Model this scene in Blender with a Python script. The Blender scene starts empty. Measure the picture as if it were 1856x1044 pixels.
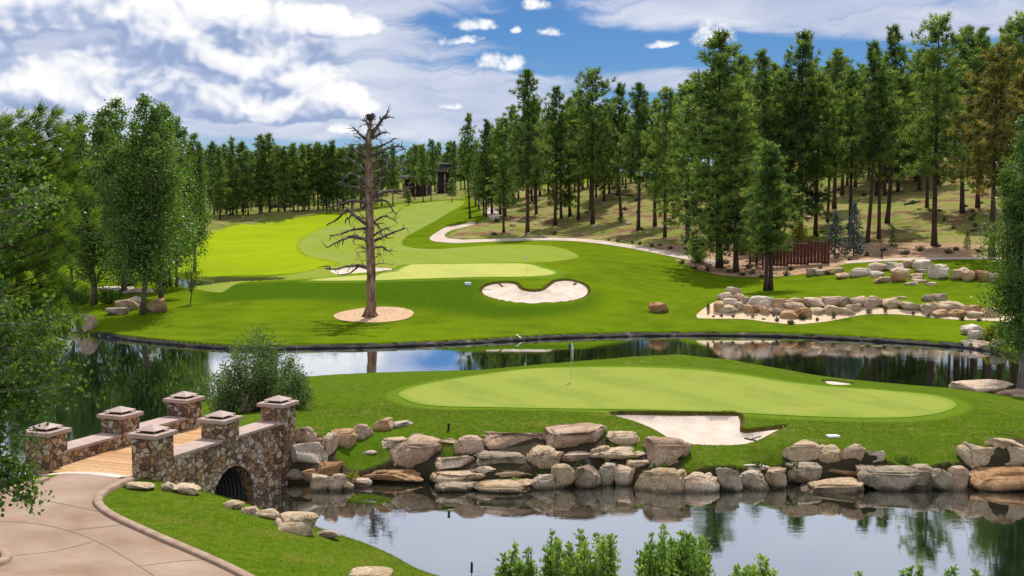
import bpy, bmesh, math, random
import numpy as np
from mathutils import Vector, Matrix, noise
from mathutils.geometry import delaunay_2d_cdt

SC = bpy.context.scene
COL = SC.collection
R = math.radians

# ------------------------------------------------------------------ camera
FPX = 2240.0                      # focal length in photo pixels (photo is 1856 wide)
PITCH = math.atan((522 - 350) / FPX)
CAMZ = 12.0
cam = bpy.data.cameras.new('camera')
cam.sensor_width = 36.0
cam.lens = 36.0 * FPX / 1856
cam.clip_end = 6000
cam.clip_start = 0.1
camo = bpy.data.objects.new('camera', cam)
camo.location = (0, 0, CAMZ)
camo.rotation_euler = (math.pi / 2 - PITCH, 0, 0)
COL.objects.link(camo)
SC.camera = camo

# ------------------------------------------------------------------ light
SUN_EL, SUN_AZ = R(61), R(12)     # azimuth measured from +Y towards +X
SDIR = Vector((math.sin(SUN_AZ) * math.cos(SUN_EL), math.cos(SUN_AZ) * math.cos(SUN_EL), math.sin(SUN_EL)))
sun = bpy.data.lights.new('sun', 'SUN')
sun.energy = 4.6
sun.angle = R(0.5)
sun.color = (1.0, 0.95, 0.86)
suno = bpy.data.objects.new('sun', sun)
suno.rotation_euler = (-SDIR).to_track_quat('-Z', 'Y').to_euler()
suno.location = (0, 60, 60)
COL.objects.link(suno)
SC.view_settings.view_transform = 'Standard'
SC.view_settings.look = 'None'
SC.view_settings.exposure = 0.12
SC.view_settings.gamma = 1.0
SKY_STRENGTH = 0.12


class NT:
    """small helper round a node tree"""
    def __init__(s, nt):
        s.nt = nt
    def n(s, t, **kw):
        nd = s.nt.nodes.new(t)
        for k, v in kw.items():
            setattr(nd, k, v)
        return nd
    def link(s, a, b):
        s.nt.links.new(a, b)
    def put(s, sock, v):
        if isinstance(v, bpy.types.NodeSocket):
            s.nt.links.new(v, sock)
        elif v is not None:
            sock.default_value = v
    def m(s, op, a, b=None, c=None, clamp=False):
        nd = s.n('ShaderNodeMath', operation=op, use_clamp=clamp)
        s.put(nd.inputs[0], a)
        if b is not None: s.put(nd.inputs[1], b)
        if c is not None: s.put(nd.inputs[2], c)
        return nd.outputs[0]
    def vm(s, op, a, b=None):
        nd = s.n('ShaderNodeVectorMath', operation=op)
        s.put(nd.inputs[0], a)
        if b is not None: s.put(nd.inputs[1], b)
        return nd.outputs[0]
    def ss(s, x, a, b, lo=0.0, hi=1.0):
        nd = s.n('ShaderNodeMapRange', interpolation_type='SMOOTHSTEP')
        s.put(nd.inputs['Value'], x); s.put(nd.inputs['From Min'], a); s.put(nd.inputs['From Max'], b)
        s.put(nd.inputs['To Min'], lo); s.put(nd.inputs['To Max'], hi)
        return nd.outputs[0]
    def mix(s, f, a, b, mode='MIX'):
        nd = s.n('ShaderNodeMix', data_type='RGBA', blend_type=mode)
        s.put(nd.inputs[0], f)
        def col(sock, v):
            s.put(sock, v if isinstance(v, bpy.types.NodeSocket) else (*v, 1.0) if len(v) == 3 else v)
        col(nd.inputs[6], a); col(nd.inputs[7], b)
        return nd.outputs[2]
    def noise(s, vec, scale, detail=3, rough=.55, dist=0.0):
        nd = s.n('ShaderNodeTexNoise')
        s.put(nd.inputs['Vector'], vec)
        nd.inputs['Scale'].default_value = scale
        nd.inputs['Detail'].default_value = detail
        nd.inputs['Roughness'].default_value = rough
        nd.inputs['Distortion'].default_value = dist
        return nd.outputs[0]
    def ramp(s, f, stops):
        nd = s.n('ShaderNodeValToRGB')
        el = nd.color_ramp.elements
        while len(el) < len(stops): el.new(0.5)
        for e, (p, c) in zip(el, stops):
            e.position = p; e.color = (*c, 1)
        s.put(nd.inputs[0], f)
        return nd.outputs[0]
    def attr(s, name, kind='GEOMETRY'):
        nd = s.n('ShaderNodeAttribute', attribute_name=name, attribute_type=kind)
        return nd


# ------------------------------------------------------------------ world: sky and clouds
def build_world():
    w = bpy.data.worlds.new('World')
    SC.world = w
    w.use_nodes = True
    nt = w.node_tree
    nt.nodes.clear()
    h = NT(nt)
    out = h.n('ShaderNodeOutputWorld')
    bg = h.n('ShaderNodeBackground')
    h.link(bg.outputs[0], out.inputs[0])
    sky = h.n('ShaderNodeTexSky', sky_type='NISHITA')
    sky.sun_disc = False
    sky.sun_elevation = SUN_EL
    sky.sun_rotation = SUN_AZ
    sky.altitude = 2000
    sky.air_density = 1.0
    sky.dust_density = 0.6
    sky.ozone_density = 2.5
    hs = h.n('ShaderNodeHueSaturation')
    hs.inputs['Saturation'].default_value = 1.18
    hs.inputs['Value'].default_value = 1.0
    h.link(sky.outputs[0], hs.inputs['Color'])
    skyc = h.mix(1.0, hs.outputs[0], (SKY_STRENGTH * .34, SKY_STRENGTH * .46, SKY_STRENGTH * .60), 'MULTIPLY')
    tc = h.n('ShaderNodeTexCoord')
    sp = h.n('ShaderNodeSeparateXYZ')
    h.link(tc.outputs['Generated'], sp.inputs[0])
    az = h.m('ARCTAN2', sp.outputs[0], sp.outputs[1])
    el = h.m('ARCSINE', sp.outputs[2])
    cb = h.n('ShaderNodeCombineXYZ')
    h.link(az, cb.inputs[0]); h.link(el, cb.inputs[1])
    P = cb.outputs[0]
    # high thin layer in a plane above the ground
    den = h.m('ADD', h.m('MAXIMUM', sp.outputs[2], 0.0), 0.06)
    cb2 = h.n('ShaderNodeCombineXYZ')
    h.link(h.m('DIVIDE', sp.outputs[0], den), cb2.inputs[0]); h.link(h.m('DIVIDE', sp.outputs[1], den), cb2.inputs[1])
    pl = cb2.outputs[0]

    def blobs(Pv, lst, flat=1.0):
        sx = h.n('ShaderNodeSeparateXYZ'); h.link(Pv, sx.inputs[0])
        F = None
        for (u, v, ru, rv) in lst:
            a = h.m('MULTIPLY', h.m('SUBTRACT', sx.outputs[0], math.atan((u - 928) / FPX)), FPX / ru)
            d = h.m('SUBTRACT', sx.outputs[1], (350 - v) / FPX)
            d = h.m('MULTIPLY', d, FPX / rv)
            if flat != 1.0:
                d = h.m('MAXIMUM', d, h.m('MULTIPLY', d, -flat))   # steeper below: flat bases
            q = h.m('SUBTRACT', 1.0, h.m('ADD', h.m('MULTIPLY', a, a), h.m('MULTIPLY', d, d)))
            F = q if F is None else h.m('MAXIMUM', F, q)
        return h.m('MAXIMUM', F, -1.5)
    BIG = [(70, 60, 130, 75), (170, 55, 90, 60), (210, 130, 120, 70), (300, 165, 110, 62), (400, 200, 110, 44), (600, 185, 66, 58), (555, 150, 70, 50),
           (430, 48, 90, 46), (560, 55, 130, 40), (60, 165, 130, 50), (490, 205, 90, 40), (140, 190, 190, 45), (330, 90, 130, 80), (480, 120, 130, 60), (-150, 120, 160, 100), (-400, 60, 250, 90), (2150, 60, 170, 70)]
    SML = [(862, 50, 42, 19), (968, 19, 29, 13), (996, 63, 24, 12), (838, 80, 44, 13), (908, 124, 54, 22), (1288, 82, 44, 36),
           (935, 61, 12, 11), (815, 197, 28, 10), (1192, 88, 36, 8), (680, 200, 26, 14), (630, 240, 50, 14)]
    STR = [(1480, 28, 460, 46), (1700, 60, 330, 34), (760, 190, 360, 76), (560, 85, 320, 62), (420, 20, 460, 60), (1220, 150, 190, 24),
           (60, 60, 640, 300), (420, 130, 420, 130), (950, 230, 360, 30), (640, 8, 260, 18), (500, 235, 240, 26), (-300, 150, 400, 200)]
    n0 = h.noise(P, 6.5, 4, .5)
    mp = h.n('ShaderNodeMapping'); mp.inputs['Scale'].default_value = (1, 1.25, 1)
    h.link(P, mp.inputs[0])
    Pd = mp.outputs[0]
    wn = h.n('ShaderNodeTexNoise'); wn.inputs['Scale'].default_value = 17; wn.inputs['Detail'].default_value = 4
    h.link(Pd, wn.inputs['Vector'])
    warp = h.vm('SCALE', h.vm('SUBTRACT', wn.outputs[1], (.5, .5, .5)), None)
    warp.node.inputs['Scale'].default_value = .045
    Pw = h.vm('ADD', Pd, warp)

    def puffs(vec):
        """cauliflower noise: rounded lumps at three sizes"""
        tot = None
        for sc, am in ((15, .50), (36, .30), (95, .18)):
            v = h.n('ShaderNodeTexVoronoi', feature='F1', voronoi_dimensions='2D'); v.inputs['Scale'].default_value = sc
            h.link(vec, v.inputs['Vector'])
            t = h.m('MULTIPLY', h.m('SUBTRACT', .62, v.outputs['Distance']), am)
            tot = t if tot is None else h.m('ADD', tot, t)
        return tot
    p1 = puffs(Pw)
    p2 = puffs(h.vm('ADD', Pw, (0.004, 0.016, 0)))
    Fb = blobs(P, BIG, 1.7)
    nl = h.noise(Pd, 8, 5, .55, .3)
    dens = h.m('ADD', h.m('MULTIPLY', Fb, .60), h.m('ADD', h.m('MULTIPLY', p1, 1.25), h.m('MULTIPLY', h.m('SUBTRACT', nl, .5), 1.5)))
    cmask = h.ss(dens, .06, .40)
    Fu = blobs(h.vm('ADD', P, (0.001, 0.022, 0)), BIG, 1.7)
    # top-lit heaps over grey flat bases
    dl = h.m('ADD', h.m('MULTIPLY', h.m('SUBTRACT', p1, p2), 2.4), h.m('MULTIPLY', h.m('MAXIMUM', h.m('SUBTRACT', Fb, Fu), -.9), .55))
    nl2 = h.noise(h.vm('ADD', Pd, (0.006, 0.022, 0)), 8, 5, .55, .3)
    dl = h.m('ADD', dl, h.m('MULTIPLY', h.m('SUBTRACT', nl, nl2), 2.6))
    dl = h.m('ADD', dl, h.m('MULTIPLY', h.m('SUBTRACT', dens, .5), .22))
    lit = h.ss(dl, -.66, .88)
    ccol = h.ramp(lit, [(0.0, (.30, .39, .60)), (.25, (.46, .53, .71)), (.48, (.64, .68, .80)), (.68, (.76, .78, .86)), (.86, (.86, .87, .90)), (1.0, (.93, .93, .93))])
    # small fair-weather clouds
    Fs_ = blobs(h.vm('ADD', P, h.vm('MULTIPLY', warp, (.35, .35, 0))), SML, 1.8)
    q1 = h.noise(P, 75, 7, .62, .3)
    q2 = h.noise(P, 210, 5, .6)
    ds = h.m('ADD', Fs_, h.m('ADD', h.m('MULTIPLY', h.m('SUBTRACT', q1, .5), 3.2), h.m('MULTIPLY', h.m('SUBTRACT', q2, .5), 1.1)))
    smm = h.m('MULTIPLY', h.ss(ds, -.15, 1.25), .96)
    scm = h.mix(h.ss(h.m('ADD', Fs_, h.m('MULTIPLY', h.m('SUBTRACT', q1, .5), 2.0)), .0, .8), (.66, .70, .80), (.95, .95, .96))
    # thin layered cloud
    mp2 = h.n('ShaderNodeMapping'); mp2.inputs['Scale'].default_value = (2.0, 12, 1)
    h.link(Pw, mp2.inputs[0])
    s1 = h.noise(mp2.outputs[0], 2.8, 8, .6, .5)
    Fs = blobs(P, STR)
    gen = h.noise(pl, .55, 6, .55, .4)
    high = h.m('MULTIPLY', h.ss(el, .14, .22), 1.0)
    back = h.ss(sp.outputs[1], .35, -.1, 0.0, .45)
    sd = h.m('ADD', h.m('MULTIPLY', h.m('MAXIMUM', Fs, -.7), .75), h.m('MULTIPLY', h.m('SUBTRACT', s1, .5), 2.0))
    sd2 = h.m('ADD', h.m('ADD', high, back), h.m('MULTIPLY', h.m('SUBTRACT', gen, .55), 1.4))
    smask = h.m('MAXIMUM', h.ss(sd, -.12, .50), h.ss(sd2, .25, 1.0))
    smask = h.m('MULTIPLY', smask, 0.90)
    scol = h.ramp(h.m('ADD', h.m('MULTIPLY', s1, .6), h.m('MULTIPLY', n0, .4)), [(.34, (.40, .47, .66)), (.5, (.57, .61, .75)), (.66, (.80, .82, .88))])
    scol = h.mix(h.ss(el, .15, .23, 0, .75), scol, (.86, .89, .98))
    horizon = h.ss(el, 0.085, 0.0)
    base = h.mix(h.m('MULTIPLY', horizon, .6), skyc, (.33, .52, .80))
    c1 = h.mix(smask, base, scol)
    c1 = h.mix(smm, c1, scm)
    c2 = h.mix(cmask, c1, ccol)
    # nothing but a dull ground tone below the horizon
    c3 = h.mix(h.ss(el, -.02, 0.0), (.06, .07, .05), c2)
    h.link(c3, bg.inputs[0])
    bg.inputs[1].default_value = 1.0


build_world()

# ------------------------------------------------------------------ projection helpers
CP, SP = math.cos(PITCH), math.sin(PITCH)


def ray(u, v):
    a = (u - 928) / FPX
    b = (522 - v) / FPX
    y = CP + SP * b
    return a / y, (-SP + CP * b) / y      # dx/dy, dz/dy


def at(u, v, Y):
    a, c = ray(u, v)
    return (a * Y, Y, CAMZ + c * Y)


def atz(u, v, z):
    a, c = ray(u, v)
    Y = (z - CAMZ) / c
    return (a * Y, Y, z)


def smooth01(t):
    t = np.clip(t, 0, 1)
    return t * t * (3 - 2 * t)


def catmull(pts, closed=True, step=None, n=6):
    pts = [np.array(p, float) for p in pts]
    N = len(pts)
    out = []
    rng = range(N) if closed else range(N - 1)
    for i in rng:
        if closed:
            p0, p1, p2, p3 = pts[i - 1], pts[i], pts[(i + 1) % N], pts[(i + 2) % N]
        else:
            p0, p1, p2, p3 = pts[max(i - 1, 0)], pts[i], pts[i + 1], pts[min(i + 2, N - 1)]
        k = n if step is None else max(1, int(math.ceil(np.linalg.norm(p2 - p1) / step)))
        for j in range(k):
            t = j / k
            out.append(.5 * ((2 * p1) + (-p0 + p2) * t + (2 * p0 - 5 * p1 + 4 * p2 - p3) * t * t + (-p0 + 3 * p1 - 3 * p2 + p3) * t ** 3))
    if not closed:
        out.append(pts[-1])
    return np.array(out)


def sdf(x, y, poly, margin=25.0):
    """signed distance to a polygon, positive inside; -margin far away"""
    poly = np.asarray(poly)[:, :2]
    x = np.asarray(x, float).ravel(); y = np.asarray(y, float).ravel()
    out = np.full(x.shape, -margin)
    lo = poly.min(0) - margin; hi = poly.max(0) + margin
    idx = np.nonzero((x > lo[0]) & (x < hi[0]) & (y > lo[1]) & (y < hi[1]))[0]
    if len(idx) == 0:
        return out
    A = poly; B = np.roll(poly, -1, 0)
    for s in range(0, len(idx), 60000):
        ii = idx[s:s + 60000]
        px = x[ii]; py = y[ii]
        d2 = np.full(px.shape, 1e18)
        inside = np.zeros(px.shape, bool)
        for (ax, ay), (bx, by) in zip(A, B):
            ex, ey = bx - ax, by - ay
            L2 = ex * ex + ey * ey
            if L2 < 1e-12:
                continue
            t = np.clip(((px - ax) * ex + (py - ay) * ey) / L2, 0, 1)
            dx = px - ax - t * ex; dy = py - ay - t * ey
            d2 = np.minimum(d2, dx * dx + dy * dy)
            if ay != by:
                c = ((ay > py) != (by > py)) & (px < ex * (py - ay) / (by - ay) + ax)
                inside ^= c
        d = np.sqrt(d2)
        out[ii] = np.clip(np.where(inside, d, -d), -margin, 1e9)
    return out


class TPS:
    def __init__(s, pts, lam=0.02):
        P = np.array(pts, float)
        s.xy = P[:, :2] / 50.0
        z = P[:, 2]
        n = len(P)
        K = s.k(s.xy, s.xy) - lam * np.eye(n)      # the kernel is negative definite
        Q = np.c_[np.ones(n), s.xy]
        M = np.block([[K, Q], [Q.T, np.zeros((3, 3))]])
        s.w = np.linalg.solve(M, np.r_[z, 0, 0, 0])
    @staticmethod
    def k(a, b):
        d2 = ((a[:, None] - b[None]) ** 2).sum(-1)
        return np.sqrt(d2 + 1e-5) * 1.0          # biharmonic: no overshoot far out
    def __call__(s, x, y):
        q = np.c_[np.asarray(x, float).ravel(), np.asarray(y, float).ravel()] / 50.0
        out = np.empty(len(q))
        n = len(s.xy)
        for i in range(0, len(q), 40000):
            a = q[i:i + 40000]
            out[i:i + 40000] = s.k(a, s.xy) @ s.w[:n] + s.w[n] + a @ s.w[n + 1:]
        return out


# ------------------------------------------------------------------ land shapes (world metres, y away from the camera)
def Z(lst):
    return [atz(u, v, z) for u, v, z in lst]


def YY(lst):
    return [at(u, v, Y) for u, v, Y in lst]


# A: the near bank with the path; B: the island green; C: the land beyond the lake
shA = [(-95, 40), (-45, 43.5), (-30, 44.5), (-20, 46.3), (-15, 47.2), (-11.0, 46.1)] + \
      [p[:2] for p in Z([(415, 910, 0), (440, 922, 0), (480, 935, 0), (530, 952, 0), (575, 968, 0), (640, 984, 0), (700, 1006, 0), (780, 1046, 0)])] + \
      [(0.2, 36.0), (5, 34.2), (15, 33), (30, 33), (60, 37), (95, 40)]
polyA = np.array([tuple(p) for p in catmull(shA, closed=False, step=.5)] + [(95, -120), (-95, -120)])
shB = [(-9.05, 50.45), (-8.3, 50.3)] + [p[:2] for p in Z([(570, 879, 0), (620, 881, 0), (700, 871, 0), (770, 871, 0), (800, 879, 0), (880, 880, 0), (1000, 875, 0), (1100, 871, 0),
      (1160, 883, 0), (1230, 884, 0), (1300, 883, 0), (1380, 877, 0), (1450, 877, 0), (1550, 879, 0), (1700, 877, 0), (1860, 877, 0)])] + \
      [(30, 50.5), (38, 54), (42, 61), (37, 67), (30, 70.5), (26, 73), (22.8, 75.5), (15, 78.5), (8, 80), (0, 81), (-6, 80.5), (-10, 79.5), (-13.4, 78), (-15.8, 75), (-17.2, 70),
       (-17.8, 64), (-17.6, 58), (-16.6, 53.6), (-13.2, 51.6)]
polyB = catmull(shB, True, step=.5)
shC = [p[:2] for p in Z([(60, 598, 0), (120, 603, 0), (172, 608, 0), (230, 616, 0), (300, 624, 0), (400, 632, 0), (470, 634, 0), (560, 632, 0), (680, 630, 0), (800, 625, 0),
      (900, 620, 0), (1000, 614, 0), (1100, 611, 0), (1200, 609, 0), (1320, 609, 0), (1450, 612, 0), (1600, 620, 0), (1700, 627, 0), (1760, 632, 0), (1810, 640, 0), (1856, 652, 0)])] + \
      [(42, 84), (52, 80), (64, 74), (90, 66), (140, 60)]
polyC = np.array([(-400, 150), (-120, 128), (-70, 113), (-52, 108)] + [tuple(p) for p in catmull(shC, False, step=1.0)] + [(900, 60), (900, 1200), (-900, 1200), (-900, 300)])

ctlA = [(-14, 43, 2.0), (-10.5, 33, 2.02), (-18, 33, 2.0), (-20, 41, 1.9), (-8, 30, 2.1), (-12.4, 39, 2.02), (-11.8, 42.2, 1.95), (-14.2, 43.6, 2.0), (-16.2, 44.2, 2.0), (-12.7, 43.0, 2.0), (-14.6, 46, 1.6), (-30, 38, 1.7), (-60, 35, 2),
        (-24, 43, 1.3), (-19, 44.5, 1.4), (-3.2, 37, .45), (-6.2, 36, 1.45), (-6.6, 40, 1.0), (-8.6, 42.4, 1.0), (-10.2, 43.6, 1.1), (-9.6, 41.4, 1.65), (-4.6, 39.2, .5), (-7.6, 39.5, 1.55),
        (-3, 33, 1.4), (0, 31, 1.2), (0, 25, 2.7), (5, 20, 4), (0, 10, 6.6), (0, 0, 9.6), (0, -50, 12), (40, 10, 7), (60, 0, 9), (-30, 30, 2.3), (-50, 0, 8), (-10, 18, 4.3), (-9, 25, 2.6),
        (20, 24, 2.8), (40, 25, 3), (80, -60, 12), (-80, -60, 12), (12, 30, 1.1), (30, 30, 1.1)] + [(x, y - .05, .12) for x, y in polyA[8:-16:5]]
ctlB = [(x, y, .35) for x, y in polyB[0:len(polyB):7]] + \
    Z([(560, 770, 1.75), (600, 740, 1.75), (600, 775, 1.65), (640, 800, 1.35), (680, 765, 1.6), (540, 800, 1.6), (620, 828, .95), (700, 822, 1.0), (660, 845, .6)]) + \
    YY([(700, 800, 52.3), (800, 796, 52.0), (880, 786, 52.3), (950, 780, 52.6), (1050, 782, 52.6), (1140, 786, 52.6), (1220, 800, 51.8), (830, 830, 51.2), (760, 850, 50.6)]) + \
    Z([(1270, 845, .85), (1340, 850, .8), (1300, 815, 1.12), (1400, 812, 1.3), (1490, 808, 1.45), (1560, 812, 1.45), (1620, 842, .95), (1700, 848, .9), (1740, 838, 1.0), (1800, 800, 1.65), (1860, 800, 1.65),
       (1180, 770, 1.55), (1100, 752, 1.75), (1230, 748, 1.8), (1350, 752, 1.72), (1430, 775, 1.5), (1310, 808, 1.15), (1600, 790, 1.4), (1720, 780, 1.35), (1856, 760, 1.2)]) + \
    Z([(720, 715, 1.85), (800, 737, 1.85), (1000, 740, 1.85), (1200, 744, 1.85), (1350, 749, 1.8), (1500, 758, 1.65), (1640, 757, 1.6), (1725, 737, 1.5), (850, 682, 2.05), (1000, 668, 2.15), (1150, 667, 2.2),
       (1350, 680, 2.15), (1500, 699, 1.9), (1700, 717, 1.6), (1035, 692, 1.95), (1250, 705, 1.95), (1500, 725, 1.72), (620, 715, 1.7)]) + \
    YY([(1230, 642, 73.5), (1150, 646, 74), (1320, 651, 72), (1060, 654, 75), (960, 662, 74), (850, 673, 73), (720, 681, 72.5), (600, 686, 72), (570, 690, 70), (1420, 669, 71), (1500, 690, 68.6), (1600, 694, 69.5), (1720, 703, 70), (1856, 722, 67.5)]) + \
    [(33, 60, 1.2), (36, 62, .9), (26, 58, 1.45), (28, 66, .8), (30, 54, 1.3), (-14.5, 54, 1.6), (-12, 53, 1.8), (-15.5, 62, 1.0), (-14, 70, .9), (-11, 60, 1.5)]
ctlC = [(x, y + .4, .38) for x, y in catmull(shC, False, step=6.0)] + \
    Z([(180, 560, .95), (250, 562, 1.1), (400, 565, 1.15), (300, 530, 1.2), (670, 575, 1.0), (600, 578, .95), (740, 576, 1.0), (900, 580, .95), (1190, 562, 1.25), (1100, 590, .6), (520, 590, .65), (780, 556, 1.7), (960, 557, 1.85), (1120, 545, 1.9), (560, 555, 1.5),
       (420, 530, 1.6), (400, 512, 1.9), (600, 511, 2.9), (700, 510, 3.3), (860, 509, 3.5), (900, 527, 2.9), (1030, 527, 2.95), (980, 505, 3.6), (1080, 500, 3.6), (1150, 480, 3.9), (1230, 505, 2.7), (1250, 540, 1.6), (640, 489, 3.3),
       (760, 480, 3.9), (900, 478, 4.1), (1000, 485, 3.95), (1060, 470, 4.2), (350, 492, 1.6), (350, 503, 1.2), (450, 500, 1.7), (520, 492, 2.3), (400, 445, 3.3), (380, 412, 5.3), (500, 440, 3.5), (500, 410, 5.2),
       (700, 455, 4.6), (600, 440, 4.4), (620, 410, 5.6), (740, 410, 5.8), (785, 430, 5.0), (830, 438, 4.9), (1000, 434, 5.15), (1080, 439, 5.0), (1150, 449, 4.7), (1200, 458, 4.4), (1250, 469, 4.0),
       (1000, 460, 4.5), (1120, 462, 4.3), (900, 455, 4.6), (1300, 486, 3.25), (1400, 497, 2.9), (1330, 510, 2.5), (1450, 471, 4.3), (1560, 472, 4.5), (1690, 470, 4.8), (1790, 470, 4.9), (1600, 502, 3.4), (1700, 485, 4.3), (1780, 512, 3.1),
       (1500, 512, 2.7), (1390, 526, 2.2), (1600, 540, 2.25), (1720, 540, 2.1), (1800, 545, 1.9)]) + \
    [(p[0], 108.6 + .00 * k, .95) for k, p in enumerate(YY([(u, 578, 108.4) for u in range(1262, 1840, 60)]))] + \
    [(p[0], 111.2, 2.12) for p in YY([(u, 550, 111.2) for u in range(1330, 1840, 60)])] + \
    YY([(1305, 540, 113.0), (380, 396, 238), (500, 384, 265), (600, 380, 272), (835, 364, 290), (700, 371, 282), (855, 375, 255), (870, 395, 215), (860, 410, 200), (900, 417, 194), (955, 423, 192), (1000, 405, 205), (1070, 352, 232), (1110, 344, 236),
        (1075, 400, 208), (1126, 392, 206), (1157, 416, 184), (1200, 405, 190), (1200, 435, 168), (1300, 385, 200), (1300, 440, 165), (1450, 430, 162), (1450, 385, 186), (1560, 435, 156), (1650, 440, 152), (1690, 385, 172), (1600, 350, 205), (1650, 318, 222),
        (1740, 330, 205), (1850, 330, 195), (1850, 420, 158), (1780, 380, 172), (780, 350, 380), (600, 362, 380), (400, 372, 360), (200, 390, 300), (100, 420, 240), (150, 500, 150), (60, 520, 140), (900, 345, 330), (1200, 330, 300), (1500, 272, 270), (1800, 262, 265), (1250, 305, 275), (1650, 268, 268)]) + \
    [(x, 520, 15) for x in (-250, -120, 0)] + [(120, 520, 22), (260, 520, 28), (-500, 900, 20), (0, 900, 20), (500, 900, 30), (-300, 300, 8), (-150, 160, 2), (110, 130, 7), (70, 100, 1.6), (150, 200, 22), (300, 150, 20), (500, 100, 20), (90, 160, 10), (-600, 400, 10), (800, 500, 30)]
TA, TB, TC = TPS(ctlA), TPS(ctlB, .002), TPS(ctlC, .01)
DIPS = []           # (polygon, depth, lip width) hollows for bunkers and the side pond


def height_exact(x, y):
    best = np.full(x.shape, -1.6)
    for poly, T, minz in ((polyA, TA, .08), (polyB, TB, .2), (polyC, TC, .22)):
        s = np.full(x.shape, -6.0)
        if poly is polyC:
            far = y > 150
            s[far] = 6.0
            jj = np.nonzero(~far & (y > 40))[0]
        elif poly is polyA:
            jj = np.nonzero(y < 52)[0]
        else:
            jj = np.nonzero((y > 46) & (y < 84) & (np.abs(x) < 46))[0]
        s[jj] = sdf(x[jj], y[jj], poly, 6.0)
        ii = np.nonzero(s > -.5)[0]
        if len(ii):
            L = np.maximum(T(x[ii], y[ii]), minz)
            zz = -1.6 + (L + 1.6) * smooth01((s[ii] + .14) / .26)
            best[ii] = np.maximum(best[ii], zz)
    return best


# heights on one polar grid; everything that stands on the land reads them from it
_fine = np.linspace(R(-25.5), R(25.5), 640)
_cr = R(25.5) + np.cumsum(np.geomspace((_fine[1] - _fine[0]) * 1.5, R(12), 40))
_cr = _cr[_cr < R(178)]
ANG = np.concatenate([-_cr[::-1], _fine, _cr])
_rr = [1.0]
while _rr[-1] < 1100:
    r_ = _rr[-1]
    d_ = min(max(r_ * r_ / 24000, .14), .75) if r_ > 20 else .8
    if r_ > 260: d_ = .75 + (r_ - 260) * .06
    _rr.append(r_ + d_)
RAD = np.array(_rr)
_A, _RR = np.meshgrid(ANG, RAD)
GX = np.sin(_A) * _RR; GY = np.cos(_A) * _RR
GH = height_exact(GX.ravel(), GY.ravel()).reshape(GX.shape)


def height(x, y, full=True):
    x = np.atleast_1d(np.asarray(x, float)); y = np.atleast_1d(np.asarray(y, float))
    r = np.hypot(x, y); a = np.arctan2(x, y)
    fi = np.interp(r, RAD, np.arange(len(RAD))); fj = np.interp(a, ANG, np.arange(len(ANG)))
    i = np.clip(fi.astype(int), 0, len(RAD) - 2); j = np.clip(fj.astype(int), 0, len(ANG) - 2)
    u = fi - i; v = fj - j
    best = (GH[i, j] * (1 - u) + GH[i + 1, j] * u) * (1 - v) + (GH[i, j + 1] * (1 - u) + GH[i + 1, j + 1] * u) * v
    if full:
        for poly, dep, lip in DIPS:
            s = sdf(x, y, poly, 2.0)
            best = best - dep * smooth01(s / lip)
    return best


def h1(x, y):
    return float(height([x], [y])[0])


_ys = np.concatenate([np.arange(8, 120, .12), np.arange(120, 420, .4), np.arange(420, 800, 2)])


def G(u, v, full=False):
    """where the sight line through a photo pixel meets the land"""
    a, c = ray(u, v)
    z = CAMZ + c * _ys
    hh = height(a * _ys, _ys, full)
    hit = np.nonzero((z <= np.maximum(hh, 0)))[0]
    if len(hit) == 0:
        Y = 420.0
        return (a * Y, Y, h1(a * Y, Y))
    i = hit[0]
    if i > 0:
        d0 = z[i - 1] - max(hh[i - 1], 0); d1 = z[i] - max(hh[i], 0)
        t = d0 / (d0 - d1 + 1e-9)
        Y = _ys[i - 1] + t * (_ys[i] - _ys[i - 1])
    else:
        Y = _ys[i]
    return (a * Y, Y, CAMZ + c * Y)


def groundpoly(px, smooth=True, step=8.0, closed=True):
    pts = catmull(px, closed, step=step) if smooth else np.array(px, float)
    return np.array([G(u, v)[:2] for u, v in pts])


# ------------------------------------------------------------------ mesh helpers
def np_mesh(name, V, F, attrs=None, smooth=False):
    """V (n,3), F (m,k) numpy -> mesh"""
    me = bpy.data.meshes.new(name)
    V = np.asarray(V, np.float32); F = np.asarray(F, np.int32)
    me.vertices.add(len(V)); me.vertices.foreach_set('co', V.ravel())
    k = F.shape[1]
    me.loops.add(F.size); me.loops.foreach_set('vertex_index', F.ravel())
    me.polygons.add(len(F))
    me.polygons.foreach_set('loop_start', np.arange(0, F.size, k, dtype=np.int32))
    me.polygons.foreach_set('loop_total', np.full(len(F), k, np.int32))
    if smooth:
        me.polygons.foreach_set('use_smooth', np.ones(len(F), bool))
    for an, av in (attrs or {}).items():
        a = me.attributes.new(an, 'FLOAT', 'POINT')
        a.data.foreach_set('value', np.asarray(av, np.float32))
    me.update(calc_edges=True)
    me.validate()
    return me


def link(name, me, mat=None, parent=None, loc=None):
    o = bpy.data.objects.new(name, me)
    COL.objects.link(o)
    if mat is not None and me is not None and not me.materials:
        me.materials.append(mat)
    if parent is not None:
        o.parent = parent
    if loc is not None:
        o.location = loc
    return o


def tag(o, label, cat, group=None):
    o['label'] = label; o['category'] = cat
    if group: o['group'] = group
    return o


def struct(o):
    o['kind'] = 'structure'
    return o


def thing(name, label, cat, loc=(0, 0, 0), rz=0.0, group=None):
    o = bpy.data.objects.new(name, None)
    COL.objects.link(o)
    o.location = loc; o.rotation_euler = (0, 0, rz)
    o.empty_display_size = .3
    return tag(o, label, cat, group)


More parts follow.
